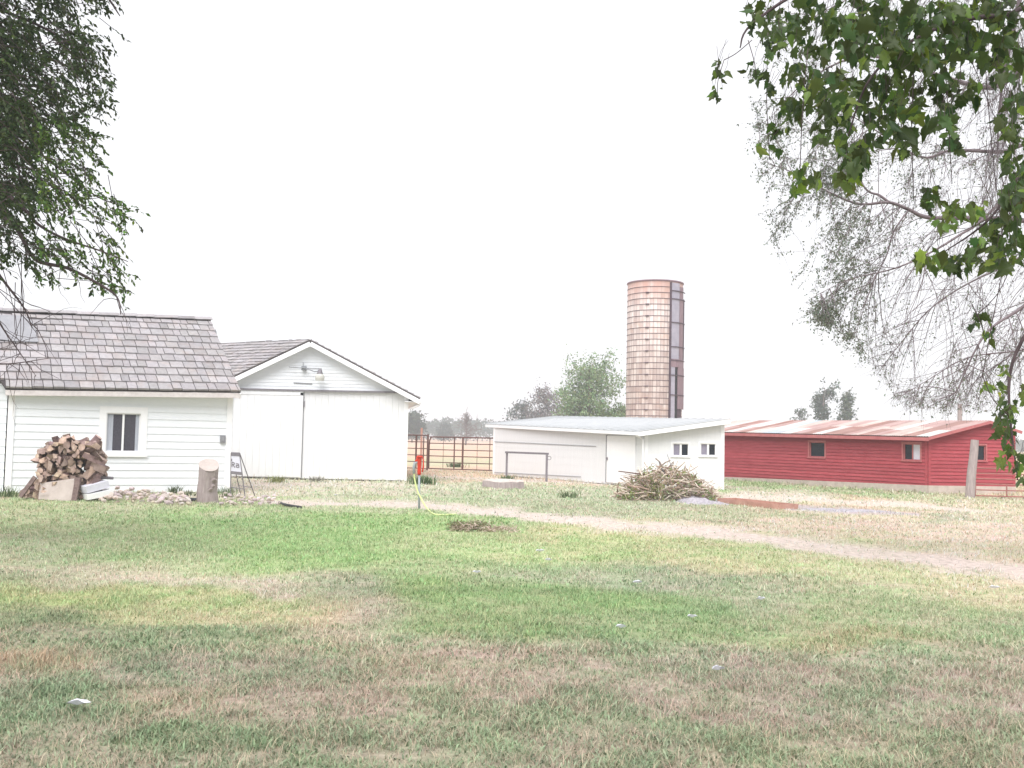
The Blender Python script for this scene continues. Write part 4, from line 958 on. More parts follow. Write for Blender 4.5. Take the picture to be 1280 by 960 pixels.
    g = MB(); e = P(794, 541, 34.9); g.tube([e, e + Vector((.05, .02, -.10)), e + Vector((.26, .15, -.18)), WS1 + Vector((-.05, -.05, e.z - .22 - 0)), ], .035, 8); g.tube([WS1 + Vector((-.06, -.07, e.z - .22)), WS1 + Vector((-.06, -.07, .1))], .035, 8); g.build('downspout', M['trim'], t)
white_shed()

# ------------------------------------------------------------------ red barn
def red_barn():
    t = thing('red_poultry_barn', 'long low red wooden barn with patched rusty metal roof on a concrete footing', 'barn', RB1)
    d1 = RB1 - RB0; L1 = d1.length; d1 = d1.normalized(); n1 = d1.cross(Z)
    if n1.y > 0: n1 = -n1
    d2 = RB2 - RB1; L2 = d2.length; d2 = d2.normalized(); n2 = d2.cross(Z)
    if n2.y > 0: n2 = -n2
    zb = .29; ze0 = P(907, 542.5, 43.5).z + .02; ze1 = P(1160, 549, 34.8).z
    K1 = P(1238, 526, 35.0); F1 = P(1161, 546.0, 34.45); ext = (RB0 - RB1); K0 = K1 + ext + Z * .06; F0 = F1 + ext + Z * (ze0 - ze1)
    uk = (Vector((K1.x, K1.y, 0)) - RB1).dot(d2); zk = K1.z - .07
    zr = zk - (zk - ze1) * (L2 - uk) / uk * 1.0
    def uz(px, py, A, d, n):
        r = ROT @ Vector(((px - 640) / F, (480 - py) / F, -1)); k = (A - CAM).dot(n) / r.dot(n); p = CAM + r * k; return (p - A).dot(d), p.z
    fo = []
    for a, b, c, e in ((1012, 1031, 552.5, 571.5), (1129.5, 1150.5, 554.5, 575.5)):
        u0, z1 = uz(a, c, RB0, d1, n1); u1, z0 = uz(b, e, RB0, d1, n1); fo.append((u0, u1, z0, z1))
    u0, z1 = uz(1219, 556.5, RB1, d2, n2); u1, z0 = uz(1232, 576, RB1, d2, n2); so = [(u0, u1, z0, z1)]
    w = MB(); wall_rows(w, RB0, RB1, .10, [(0, ze0), (L1, ze1)], .125, n1, fo, lip=.026)
    wall_rows(w, RB1, RB2, zb, [(0, ze1), (uk, zk), (L2, zr)], .125, n2, so, lip=.026)
    wall_rows(w, RB2, RB3, zb, [(0, zr), (L1, zr)], .125, -n1); wall_rows(w, RB3, RB0, .1, [(0, zr), (L2 - uk, zk), (L2, ze0)], .125, -n2)
    w.build('wall', M['red'], t)
    fd = MB()
    for a, b, h0, h1 in ((RB0, RB1, .10, zb), (RB1, RB2, zb, zb), (RB2, RB3, zb, zb)):
        e = (b - a).normalized(); nn = e.cross(Z); 
        if nn.dot(a - (RB0 + RB2) / 2) < 0: nn = -nn
        fd.hexa([a + nn * .03 - Z * .2, b + nn * .03 - Z * .2, b - nn * .05 - Z * .2, a - nn * .05 - Z * .2], [a + nn * .03 + Z * h0, b + nn * .03 + Z * h1, b - nn * .05 + Z * h1, a - nn * .05 + Z * h0])
    fd.build('footing', M['concrete'], t)
    window(t, RB0, d1, n1, fo[0], trim=.07, panes=1, mats=('glassd',), tmat='redtrim', proud=.025)
    window(t, RB0, d1, n1, fo[1], trim=.07, panes=2, mats=('glassd', 'signwhite'), tmat='redtrim', proud=.025, label='red barn window with one dark and one white pane')
    window(t, RB1, d2, n2, so[0], trim=.05, panes=1, mats=('glassd',), tmat='redtrim', proud=.025)
    for c, dd, nn, s, zt in ((RB1, d1, n1, -1, ze1), (RB1, d2, n2, 1, ze1), (RB2, d2, n2, -1, zr)):
        b = MB(); a = c + dd * s * .05 + nn * .018; b.beam(a + Z * zb, a + Z * (zt - .02), .10, .022, up=nn); b.build('corner_board', M['red'], t)
    # roof sheets, each a colour
    pal = {'w': (.74, .71, .69), 'p': (.54, .38, .36), 'r': (.42, .26, .23), 'c': (.64, .54, .50), 'b': (.54, .64, .70)}
    seq = 'ccwprwprcwbbwprwrrpcrpccrw'
    rf = MB(); ns = len(seq); nn = (F1 - F0).cross(K1 - F1).normalized()
    if nn.z < 0: nn = -nn
    cutp = [0.0]
    for i in range(ns): cutp.append(cutp[-1] + random.uniform(.6, 1.4))
    cutp = [c / cutp[-1] for c in cutp]; vsp = [random.uniform(.35, .65) for _ in range(ns)]
    for i, ch in [(i, c) for i, c in enumerate(seq)] + [(i + 1000, random.choice('ccpprwp') if random.random() < .6 else c) for i, c in enumerate(seq)]:
        tier = i // 1000; i = i % 1000; va, vb = ((0, vsp[i]) if tier == 0 else (vsp[i], 1))
        a0, a1 = cutp[i], cutp[i + 1]; k = 5
        for j in range(k):
            s0 = a0 + (a1 - a0) * j / k; s1 = a0 + (a1 - a0) * (j + 1) / k; sm = (s0 + s1) / 2
            c = pal[ch]; f = random.uniform(.9, 1.08); rf.col = (c[0] * f, c[1] * f, c[2] * f)
            q = lambda s, v, o: F0.lerp(F1, s).lerp(K0.lerp(K1, s), va + (vb - va) * v) + nn * (o - .004 * tier)
            lift = .004 * (i % 2)
            rf.quad(q(s0, 0, lift), q(sm, 0, .022 + lift), q(sm, 1, .022 + lift), q(s0, 1, lift)); rf.quad(q(sm, 0, .022 + lift), q(s1, 0, lift), q(s1, 1, lift), q(sm, 1, .022 + lift))
    rf.col = pal['p']; bx = (K1 - F1); G1 = Vector((K1.x + (RB2 + d2 * .15 - RB1).dot(d2) - uk, K1.y + .3, zr + .04)); G0 = G1 + ext
    rf.quad(K0 + Z * .01, K1 + Z * .01, G1, G0)
    rf.col = pal['r']; rf.quad(F0 - Z * .03, F1 - Z * .03, K1 - Z * .03, K0 - Z * .03); rf.quad(K0 - Z * .03, K1 - Z * .03, G1 - Z * .03, G0 - Z * .03)
    rf.build('roof', M['redroof'], t)
    f = MB(); f.beam(F0 - Z * .085, F1 - Z * .085, .03, .12); f.build('fascia', M['redtrim'], t)
    f = MB(); f.beam(F1 - Z * .06, K1 - Z * .05, .03, .10); f.beam(K1 - Z * .05, G1 - Z * .05, .03, .10); f.build('rake_board', M['redtrim'], t)
red_barn()

# ------------------------------------------------------------------ silo
def silo():
    c = P(817, 520, 75); cx, cy = c.x, c.y; r = 2.09; H = P(819, 349.5, 73).z - .06
    t = thing('tile_silo', 'tall tan tile silo with steel hoops and a lilac grey unloading chute', 'silo', Vector((cx, cy, 0)))
    me = bpy.data.meshes.new('wall'); n = 96; vs = []; fs = []; uvs = []
    rows = [0, H * .5, H]
    for z in rows:
        for k in range(n):
            a = 2 * math.pi * k / n; vs.append((math.cos(a) * r, math.sin(a) * r, z))
    for k in range(n):
        a = 2 * math.pi * k / n; vs.append((math.cos(a) * (r - .15), math.sin(a) * (r - .15), H))
    for k in range(n):
        a = 2 * math.pi * k / n; vs.append((math.cos(a) * (r - .15), math.sin(a) * (r - .15), 0))
    Cc = 2 * math.pi * r; RH = [0, H * .5, H, H + .15, 0]
    for i in range(4):
        for k in range(n):
            fs.append((i * n + k, i * n + (k + 1) % n, (i + 1) * n + (k + 1) % n, (i + 1) * n + k))
            uvs += [(k / n * Cc, RH[i]), ((k + 1) / n * Cc, RH[i]), ((k + 1) / n * Cc, RH[i + 1]), (k / n * Cc, RH[i + 1])]
    me.from_pydata(vs, [], fs); ul = me.uv_layers.new(name='UVMap'); ul.data.foreach_set('uv', np.array(uvs, np.float32).ravel())
    me.materials.append(M['silo']); me.polygons.foreach_set('use_smooth', [i < 2 * n for i in range(len(fs))])
    o = bpy.data.objects.new('wall', me); COL.objects.link(o); o.parent = t
    # view direction from silo to camera
    a0 = math.atan2(-cy, -cx)
    def ang(th): return a0 + math.radians(th)  # th>0 = to the right in view
    def q(th, rr, z): a = ang(th); return Vector((cx + math.cos(a) * rr, cy + math.sin(a) * rr, z))
    hb = MB(); hb.tube([Vector((math.cos(2 * math.pi * k / 64) * (r + .012), math.sin(2 * math.pi * k / 64) * (r + .012), 0)) for k in range(65)], .017, 5, cap=False)
    lg = MB(); lg.box((0, 0, 0), (.26, .07, .07))
    hoop0 = None; lug0 = None; zs = []; z = H - .45; i = 0
    while z > .2: zs.append(z); z -= .434
    for i, z in enumerate(zs):
        if hoop0 is None:
            me = bpy.data.meshes.new('hoop'); me.from_pydata(hb.v, [], hb.f); me.materials.append(M['chuted']); h = bpy.data.objects.new('hoop', me); hoop0 = h
            ml = bpy.data.meshes.new('lug'); ml.from_pydata(lg.v, [], lg.f); ml.materials.append(M['chuted'])
        else: h = bpy.data.objects.new('hoop', hoop0.data)
        COL.objects.link(h); h.parent = t; h.location = (0, 0, z)
        if i % 2 == 1:
            l = bpy.data.objects.new('lug', ml); COL.objects.link(l); l.parent = h; p = q(-15.5, r + .04, 0); l.location = (p.x - cx, p.y - cy, 0); l.rotation_euler = (0, 0, ang(-15.5) + math.pi / 2)
    def shell(mb, t0, t1, r0, r1, z0, z1, k=3):
        for i in range(k):
            a, b = t0 + (t1 - t0) * i / k, t0 + (t1 - t0) * (i + 1) / k
            mb.hexa([q(a, r1, z0), q(b, r1, z0), q(b, r0, z0), q(a, r0, z0)], [q(a, r1, z1), q(b, r1, z1), q(b, r0, z1), q(a, r0, z1)])
    zm = P(842, 451, 75).z; zb = P(848, 512, 75).z
    m = MB(); shell(m, 33, 55, r + .02, r + .10, zm, H - .12, 4); m.build('chute_panel', M['chute'], t)
    m = MB(); shell(m, 33, 44, r + .02, r + .10, 0, zm - .6); m.build('chute_panel', M['chute'], t)
    m = MB(); shell(m, 30.5, 33, r + .01, r + .16, 0, H - .1, 1); m.build('chute_rail', M['chuted'], t)
    m = MB(); shell(m, 33, 78, r + .03, r + .13, zm - .6, zm, 4); m.build('chute_collar', M['chutem'], t)
    m = MB(); shell(m, 44, 53, r + .01, r + .03, 0, zm - .6, 2); m.build('chute_recess_shade', M['dark'], t)  # near-black strip painted in for the shade inside the chute recess
    m = MB(); shell(m, 53, 88, r + .03, r + .12, zb, zm - .6, 5); m.build('chute_side', M['chutem'], t)
    m = MB(); shell(m, 53, 70, r + .03, r + .06, 0, zb, 3); m.build('chute_side', M['chuted'], t)
    m = MB(); shell(m, 56, 72, r + .02, r + .11, zm, H - .35, 3); m.build('chute_side', M['chutem'], t)
    m = MB(); shell(m, 76, 82, r + .02, r + .12, zm, H - 1.2, 1); m.build('chute_rail', M['chuted'], t)
    zz = H - .1
    for zz in [H - .75, H - 1.35, H - 3.1, H - 4.9, H - 5.9, H - 7.0, 5.0, 3.2]:
        m = MB(); shell(m, 31, 84, r + .12, r + .165, zz, zz + .06, 6); m.build('chute_band', M['chuted'], t)
    rim = MB(); rim.tube([Vector((cx + math.cos(2 * math.pi * k / 64) * r, cy + math.sin(2 * math.pi * k / 64) * r, H + .03)) for k in range(65)], .07, 6, cap=False); rim.build('rim', M['chutem'], t)
silo()

# ------------------------------------------------------------------ distant trees
def far_tree(name, label, px, py_top, py_vis, Y, wpx, col, leaf, nl, shape='round', bare=0.0, group=None, gap=0.0, tm='bark', seed=0):
    random.seed(seed + 100); top = P(px, py_top, Y); H = top.z; base = Vector((top.x, Y, 0)); R = wpx / 2 / F * Y
    t = thing(name, label, 'tree', base, group)
    tb = MB(); trunk = smoothpath([base - Z * .1, base + Vector((random.uniform(-.1, .1) * H * .2, 0, H * .3)), base + Vector((random.uniform(-.1, .1) * H * .3, 0, H * .6)), base + Vector((0, 0, H * .92))], 4)
    tb.tube(trunk, list(np.linspace(H * .022 + .04, H * .004, len(trunk))), 8); tb.build('trunk', M[tm], t, smooth=True)
    br = MB(); cl = []
    nb = 46
    for k in range(nb):
        s = random.uniform(.16, .95); i = int(s * (len(trunk) - 1)); p = trunk[i]; az = random.uniform(0, 2 * math.pi)
        if shape == 'round': rr = R * math.sqrt(max(0.05, 1 - ((s - .45) / .60) ** 2))
        elif shape == 'cone': rr = R * (1.08 - s) ** .75
        else: rr = R * (0.55 + .45 * math.sin(s * 7 + seed)) * (1.15 - s * .6)
        rise = random.uniform(.2, .7) * rr
        e = p + Vector((math.cos(az) * rr, math.sin(az) * rr, rise)) * random.uniform(.72, 1.1)
        if e.z > H: e.z = H
        mid = p.lerp(e, .5) + Vector((0, 0, rr * .08)); pth = smoothpath([p, mid, e], 3)
        bt = 2.6 if not nl else 1.0
        br.tube(pth, list(np.linspace(H * .006 + .015, .012, len(pth))), 4)
        for m in range(7):
            q = pth[random.randrange(2, len(pth))] + rv(R * .10); f = q + rv(R * .12) + Vector((0, 0, R * .06)); br.tube([q, q.lerp(f, .5) + rv(R * .02), f], [.02 * bt, .015 * bt, .008 * bt], 3, cap=False)
            cl.append(f)
        cl.append(e)
    br.build('branches', M[tm], t, smooth=True)
    if nl:
        cc = np.array([tuple(c) for c in cl]); idx = RNG.integers(0, len(cc), nl)
        cs = R * RNG.uniform(.06, .15, len(cc))
        pts = cc[idx] + RNG.normal(size=(nl, 3)) * cs[idx][:, None]
        pts = pts[pts[:, 2] > H * .08]; n = len(pts)
        dd = RNG.normal(size=(n, 3)); lum = RNG.uniform(.8, 1.25, len(cc))[idx][:n, None]
        leaves('crown', ELM, pts, dd, RNG.uniform(leaf * .6, leaf * 1.3, n), vary(col, n, .3, .10) * lum, M['farleaf'], t, .3)
    return t
far_tree('deciduous_tree', 'bushy bright green tree behind the low white shed, left of the silo', 737, 453, 520, 98, 84, (.20, .28, .15), .30, 11000, 'round', seed=3)
far_tree('deciduous_tree', 'small green tree top between the bushy green tree and the silo', 778, 500, 520, 104, 26, (.10, .15, .06), .3, 1500, 'round', seed=5)
far_tree('grey_tree', 'hazy mauve grey half-bare tree behind the left end of the low white shed', 684, 492, 522, 150, 62, (.17, .16, .16), .40, 4200, 'round', seed=8)
far_tree('grey_tree', 'smaller grey-green tree at the left foot of the mauve half-bare tree', 655, 503, 524, 158, 40, (.13, .15, .14), .42, 2400, 'round', seed=9)
far_tree('deciduous_tree', 'tall ragged dark grey-green tree behind the red barn roof', 1031, 477, 525, 140, 44, (.085, .11, .085), .42, 3600, 'ragged', seed=14)
far_tree('deciduous_tree', 'forked grey-green tree with two tufts, right of the tall ragged one behind the red barn', 1060, 481, 525, 138, 40, (.10, .125, .085), .40, 2600, 'ragged', seed=18)
far_tree('deciduous_tree', 'small low tree left of the tall ragged one behind the red barn', 999, 509, 525, 140, 24, (.10, .125, .10), .40, 1300, 'round', seed=21)
far_tree('bare_tree', 'leafless thin tree standing above the far wood, between barn and low white shed', 583, 514, 548, 190, 40, (.2, .2, .2), .3, 0, 'ragged', seed=24)
far_tree('deciduous_tree', 'dark tree top showing just right of the white barn corner', 516, 518, 548, 230, 30, (.06, .085, .06), .7, 2600, 'round', seed=27)
far_tree('conifer_tree', 'dark pointed tree standing a little above the far wood', 557, 529, 548, 300, 22, (.05, .075, .06), .8, 2200, 'cone', seed=31)
def far_wood():
    n = 90000; x = RNG.uniform(-330, 520, n); y = 380 + RNG.uniform(0, 60, n)
    h = 3.6 + 4.2 * fbm(x * .045, y * .01, 61, 4) + 2.5 * fbm(x * .2, y * .1, 63, 2)
    h = np.where(x > 60, h * .62, h)
    z = h * np.sqrt(RNG.uniform(0, 1, n)) * 1.0
    pts = np.stack([x, y, z], 1)
    leaves('distant_wood', ELM, pts, RNG.normal(size=(n, 3)), RNG.uniform(.8, 1.9, n), vary((.055, .085, .062), n, .3, .08), M['farleaf'], None, .3)
    o = bpy.data.objects['distant_wood']; tag(o, 'far belt of hazy blue-green trees along the horizon', 'wood', kind='stuff')
far_wood(); random.seed(99)

# ------------------------------------------------------------------ corral gates
def corral():
    def pipe(mb, a, b, r=.022, n=6): mb.tube([a, b], r, n)
    # main wide gate, px 534..617
    a = XY(536, 47.0, 584); b = XY(617.5, 46.0, 588); zt = P(560, 546.5, 47).z; zb_ = .12
    t = thing('corral_gate', 'long rusty pipe farm gate with rounded corner, beside the low white shed', 'gate', a)
    d = (b - a).normalized(); L = (b - a).length
    f = MB(); f.tube(smoothpath([a + Z * zb_, a + Z * (zt - .35), a + Z * (zt - .07) + d * .07, a + Z * zt + d * .35, b + Z * zt, ], 5), .030, 8); pipe(f, b + Z * zt, b + Z * zb_, .03, 8); pipe(f, b + Z * zb_, a + Z * zb_, .026, 8)
    f.build('gate_frame', M['rust'], t)
    for k in range(1, 5):
        m = MB(); z = zb_ + (zt - zb_) * k / 5; pipe(m, a + Z * z, b + Z * z, .022); m.build('rail', M['rust'], t)
    for s, r in ((.39, .035), (.52, .05), (.22, .012), (.74, .012), (.93, .02)):
        m = MB(); pipe(m, a + d * L * s + Z * zb_ + Vector((0, -.04, 0)), a + d * L * s + Z * zt + Vector((0, -.04, 0)), r); m.build('upright', M['rust'], t)
    # narrow panel left of it px 512..534
    a2 = XY(500, 47.4, 584); b2 = XY(534, 46.6, 584); zt2 = P(525, 544, 47).z
    t2 = thing('pipe_fence', 'narrow rusty pipe fence between the white barn and the long gate', 'fence', a2); d2 = (b2 - a2); 
    f = MB(); pipe(f, a2 + Z * .12, a2 + Z * zt2, .028); pipe(f, b2 + Z * .05, b2 + Z * (zt2 + .05), .05); pipe(f, a2 + Z * zt2, b2 + Z * zt2, .03); pipe(f, a2 + d2 * .58 + Z * .1, a2 + d2 * .58 + Z * zt2, .045); pipe(f, a2 + d2 * .85 + Z * .1, a2 + d2 * .85 + Z * zt2, .03); f.build('panel_frame', M['rust'], t2)
    for k in range(0, 5):
        m = MB(); z = .12 + (zt2 - .12) * k / 5; pipe(m, a2 + Z * z, b2 + Z * z, .02); m.build('rail', M['rust'], t2)
    p = XY(526, 50, 583); m = MB(); top = P(527, 535, 50).z; m.tube([p - Z * .2, p + Z * top], .055, 10); o = m.build('fence_post', M['rustsheet'], None, loc=p); tag(o, 'tall reddish post behind the narrow corral panel', 'post')
    # right gate
    a = XY(1219, 33.0, 621); b = XY(1219, 33.0, 621) + Vector((3.2, -.55, 0)); ztr = P(1221, 585, 33).z
    t3 = thing('field_gate', 'thin red pipe gate hung on the leaning wooden post by the red barn', 'gate', a); d = b - a
    f = MB(); pipe(f, a + Z * .06, a + Z * ztr, .03); pipe(f, b + Z * .06, b + Z * ztr, .022); pipe(f, a + Z * .06, b + Z * .06, .022); pipe(f, a + Z * ztr, b + Z * ztr, .02); pipe(f, a + d * .30 + Z * .06, a + d * .30 + Z * (ztr * .48), .022); f.build('gate_frame', M['redgate'], t3)
    for s in (.26, .46, .64, .82):
        m = MB(); pipe(m, a + Z * ztr * s, b + Z * ztr * s, .02); m.build('rail', M['redgate'], t3)
    # leaning post
    p0 = G(1212, 621.5); p1 = P(1218.5, 550, p0.y + .05); m = MB(); pp = smoothpath([p0 - Z * .2, p0.lerp(p1, .4) + rv(.01), p0.lerp(p1, .7) + rv(.008), p1], 4)
    m.tube(pp, list(np.linspace(.155, .125, len(pp))), 12); o = m.build('wooden_post', M['greywood'], None, loc=p0); tag(o, 'thick grey wooden post leaning right in front of the red barn end wall', 'post')
    p0 = XY(1200, 52, 600); m = MB(); m.tube([p0 - Z * .1, p0 + Z * P(1200, 505, 52).z], [.13, .11], 10); o = m.build('utility_pole', M['greywood'], None, loc=p0); tag(o, 'short grey wooden pole rising behind the red barn roof', 'pole')
corral()

# ------------------------------------------------------------------ hitching rail, slab, hydrant, hose, sign
def yard_items():
    a = G(633, 598.5); b = G(683, 602); zt = 1.02
    t = thing('hitching_rail', 'dark square-tube hitching rail standing before the low white shed', 'rail', a)
    for p in (a, b):
        m = MB(); m.box(p + Z * (zt / 2 - .05), (.085, .085, zt + .1)); m.build('post', M['steelgrey'], t)
    m = MB(); m.beam(a + Z * (zt + .04) - Vector((.045, 0, 0)), b + Z * (zt + .04) + Vector((.045, 0, 0)), .085, .075); m.build('crossbar', M['steelgrey'], t)
    m = MB(); q = b + Vector((.09, -.03, zt - .12)); m.tube([q + Vector((math.cos(x) * .07, 0, math.sin(x) * .07)) for x in np.linspace(0, 6.283, 13)], .012, 5); m.build('ring', M['steelgrey'], t)
    # flat cut log / slab
    c = G(629, 610); wdt = 52 / F * c.y / 1.0; m = MB()
    N_ = 22; top = []; bot = []
    for k in range(N_):
        th = 2 * math.pi * k / N_; rr = 1 + random.uniform(-.06, .06); x = math.cos(th) * wdt / 2 * rr; y = math.sin(th) * .38 * rr
        top.append(c + Vector((x * .98, y + .2, .20 + .10 * (y + .38) + random.uniform(-.015, .015)))); bot.append(c + Vector((x * 1.04, y * 1.05 + .2, -.05)))
    m.mi = 1; m.add(top, [tuple(range(N_))]); m.mi = 0
    m.add(bot + top, [(k, (k + 1) % N_, N_ + (k + 1) % N_, N_ + k) for k in range(N_)])
    o = m.build('low_stump', [M['greywood'], M['stone']], None, loc=c); tag(o, 'low wide tree stump with flat bleached top, right of the hydrant', 'stump')
    # hydrant
    b = G(524, 638); t = thing('yard_hydrant', 'red-headed frost-free yard hydrant on a grey standpipe', 'hydrant', b)
    def q(px, py, dy=0): return P(px, py, b.y + dy)
    m = MB(); m.tube([b - Z * .1, q(524, 592)], .024, 12); m.build('standpipe', M['hydblue'], t, smooth=True)
    m = MB(); m.tube([q(524, 593.5), q(524, 591), q(524, 584), q(524, 577), q(523.5, 572), q(523.5, 569.5)], [.038, .042, .040, .048, .062, .04], 12); m.tube([q(523, 574), q(519.5, 577)], [.035, .03], 8); hh = m.build('hydrant_head', M['hydred'], t, smooth=True)
    m = MB(); m.tube([q(523, 571.5, -.03), q(527.5, 570.5, -.03), q(529.2, 575, -.03), q(529.4, 583, -.03), q(528, 590, -.03)], [.016, .016, .014, .014, .018], 8); m.beam(q(522, 571, -.05), q(528, 571, -.05), .05, .05); m.build('lever', M['hydred'], t, smooth=True)
    m = MB(); m.tube([q(523, 577, 0), q(518.5, 579), q(517.5, 584), q(517.6, 592)], [.03, .035, .035, .028], 10); m.build('spout', M['hydblue'], t, smooth=True)
    # hose
    e = G(543, 644.5); s = q(517.6, 592)
    pts = [s, P(518.5, 600, b.y), P(522, 614, b.y - .05), P(529, 628, b.y - .15), P(536, 638, b.y - .4), e + Z * .03, e + Vector((.12, -.02, .02)), G(556, 645) + Z * .025, G(570, 644) + Z * .02]
    m = MB(); pp = smoothpath(pts, 6); m.tube(pp, .018, 8)
    pp = smoothpath([G(570, 644) + Z * .02, G(600, 646.5) + Z * .02, G(640, 645) + Z * .02], 6); o = m.build('garden_hose', M['hose'], None, loc=(s.x, s.y, 0), smooth=True); tag(o, 'yellow-green garden hose drooping from the hydrant to the grass', 'hose')
    # sandwich sign
    b = G(298, 622); t = thing('folding_sign', 'thin metal-framed folding sign with grey bands, at the shed corner', 'sign', b); Y = b.y
    tl, tr, bl, br_ = P(289, 565.8, Y), P(299.2, 566.2, Y), P(288, 619, Y), P(306.5, 622, Y)
    fr = MB(); fr.tube([tl, bl], .014, 6); fr.tube([tr, br_], .014, 6); fr.tube([tl, tr], .014, 6); fr.tube([tl.lerp(bl, .81), tr.lerp(br_, .81)], .01, 6)
    bk = Vector((.05, .75, 0)); fr.tube([tl + Vector((0, .02, 0)), bl + bk], .013, 6); fr.tube([tr + Vector((0, .02, 0)), br_ + bk], .013, 6); fr.tube([tl.lerp(bl, .8) + bk * .8, tr.lerp(br_, .8) + bk * .8], .01, 6); fr.build('sign_frame', M['steelgrey'], t)
    def qq(s, v, o=0): return tl.lerp(bl, v).lerp(tr.lerp(br_, v), s) + Vector((0, -o, 0))
    def slab(mb, s0, s1, v0, v1, o0, o1): mb.hexa([qq(s0, v1, o0), qq(s1, v1, o0), qq(s1, v1, o1), qq(s0, v1, o1)], [qq(s0, v0, o0), qq(s1, v0, o0), qq(s1, v0, o1), qq(s0, v0, o1)])
    p = MB(); slab(p, .03, .97, .07, .44, .004, .014); pn = p.build('sign_panel', M['signwhite'], t)
    p = MB(); slab(p, 0, 1, 0, .075, .002, .020); p.build('sign_band', M['steelgrey'], t); p = MB(); slab(p, 0, 1, .43, .50, .002, .020); p.build('sign_band', M['steelgrey'], t)
    # two dark characters, about as legible as in the photograph
    g = MB(); o0, o1 = .014, .018
    def bar(x0, y0, x1, y1, w=.035):
        a = qq(x0, y0, .017); b_ = qq(x1, y1, .017); g.beam(a, b_, .018 * 1.2, .006, up=(0, 1, 0))
    for (x0, y0, x1, y1) in ((.12, .22, .12, .34), (.12, .22, .34, .23), (.34, .23, .36, .265), (.36, .265, .14, .28), (.22, .28, .40, .34), (.08, .20, .08, .14), (.52, .25, .78, .25), (.78, .25, .80, .33), (.80, .33, .54, .33), (.54, .33, .53, .29), (.53, .29, .78, .285)): bar(x0, y0, x1, y1)
    g.build('lettering', M['steelgrey'], pn)
    # leaning log section
    b = G(260, 629); Y = b.y; m = MB()
    ax = [b - Z * .12, P(258, 615, Y), P(260, 600, Y), P(261, 588, Y), P(261.5, 581, Y)]; rad = [.25, .225, .21, .215, .225]
    n = 20; rings = []
    for i, (p, r) in enumerate(zip(ax, rad)):
        ring = []
        for k in range(n):
            th = 2 * math.pi * k / n; rr = r * (1 + .05 * math.sin(3 * th + i) + .035 * math.sin(7 * th))
            v = p + Vector((math.cos(th) * rr, math.sin(th) * rr, 0))
            if i == len(ax) - 1: v.z += -.05 * math.cos(th) + .13 * math.sin(th)
            ring.append(v)
        rings += ring
    m.add(rings, [(i * n + k, i * n + (k + 1) % n, (i + 1) * n + (k + 1) % n, (i + 1) * n + k) for i in range(len(ax) - 1) for k in range(n)])
    m.mi = 1; tp = rings[-n:]; cc = sum(tp, Vector()) / n
    m.add([v for v in tp] + [cc + (v - cc) * .55 + Z * .012 for v in tp] + [cc + Z * .0], [(k, (k + 1) % n, n + (k + 1) % n, n + k) for k in range(n)] + [(n + k, n + (k + 1) % n, 2 * n) for k in range(n)])
    for k in range(4):
        th = random.uniform(-1.2, .4); p = ax[2].lerp(ax[1], random.random()); m.mi = 0; v = p + Vector((math.cos(th) * .2, math.sin(th) * .2, 0)); m.tube([v, v + Vector((math.cos(th) * .07, math.sin(th) * .07, .04))], [.05, .02], 7)
    o = m.build('tree_stump', [M['greywood'], M['board']], None, loc=b, smooth=False); tag(o, 'upright grey-brown stump with slanted cut top in front of the clapboard shed', 'stump')
    # black pipes
    for pts, lab in (([(226, 628.5), (240, 627.5), (256, 628)], 'thick black pipe lying by the foot of the upright stump'), ([(349, 631), (358, 634), (376, 637)], 'thin black hose piece lying at the right end of the rubble')):
        m = MB(); g = [G(*p) + Z * .05 for p in pts]; m.tube(smoothpath(g, 5), .05 if 'thick' in lab else .03, 10); o = m.build('black_pipe', M['blackpipe'], None, loc=G(*pts[0]), smooth=True); tag(o, lab, 'pipe')
    m = MB(); g = [G(200, 629) + Z * .03, G(214, 629.5) + Z * .03, G(228, 629) + Z * .03]; m.tube(smoothpath(g, 4), .018, 8); o = m.build('black_pipe', M['blackpipe'], None, loc=g[0]); tag(o, 'thin black tube among the stones left of the thick pipe', 'pipe')
yard_items()

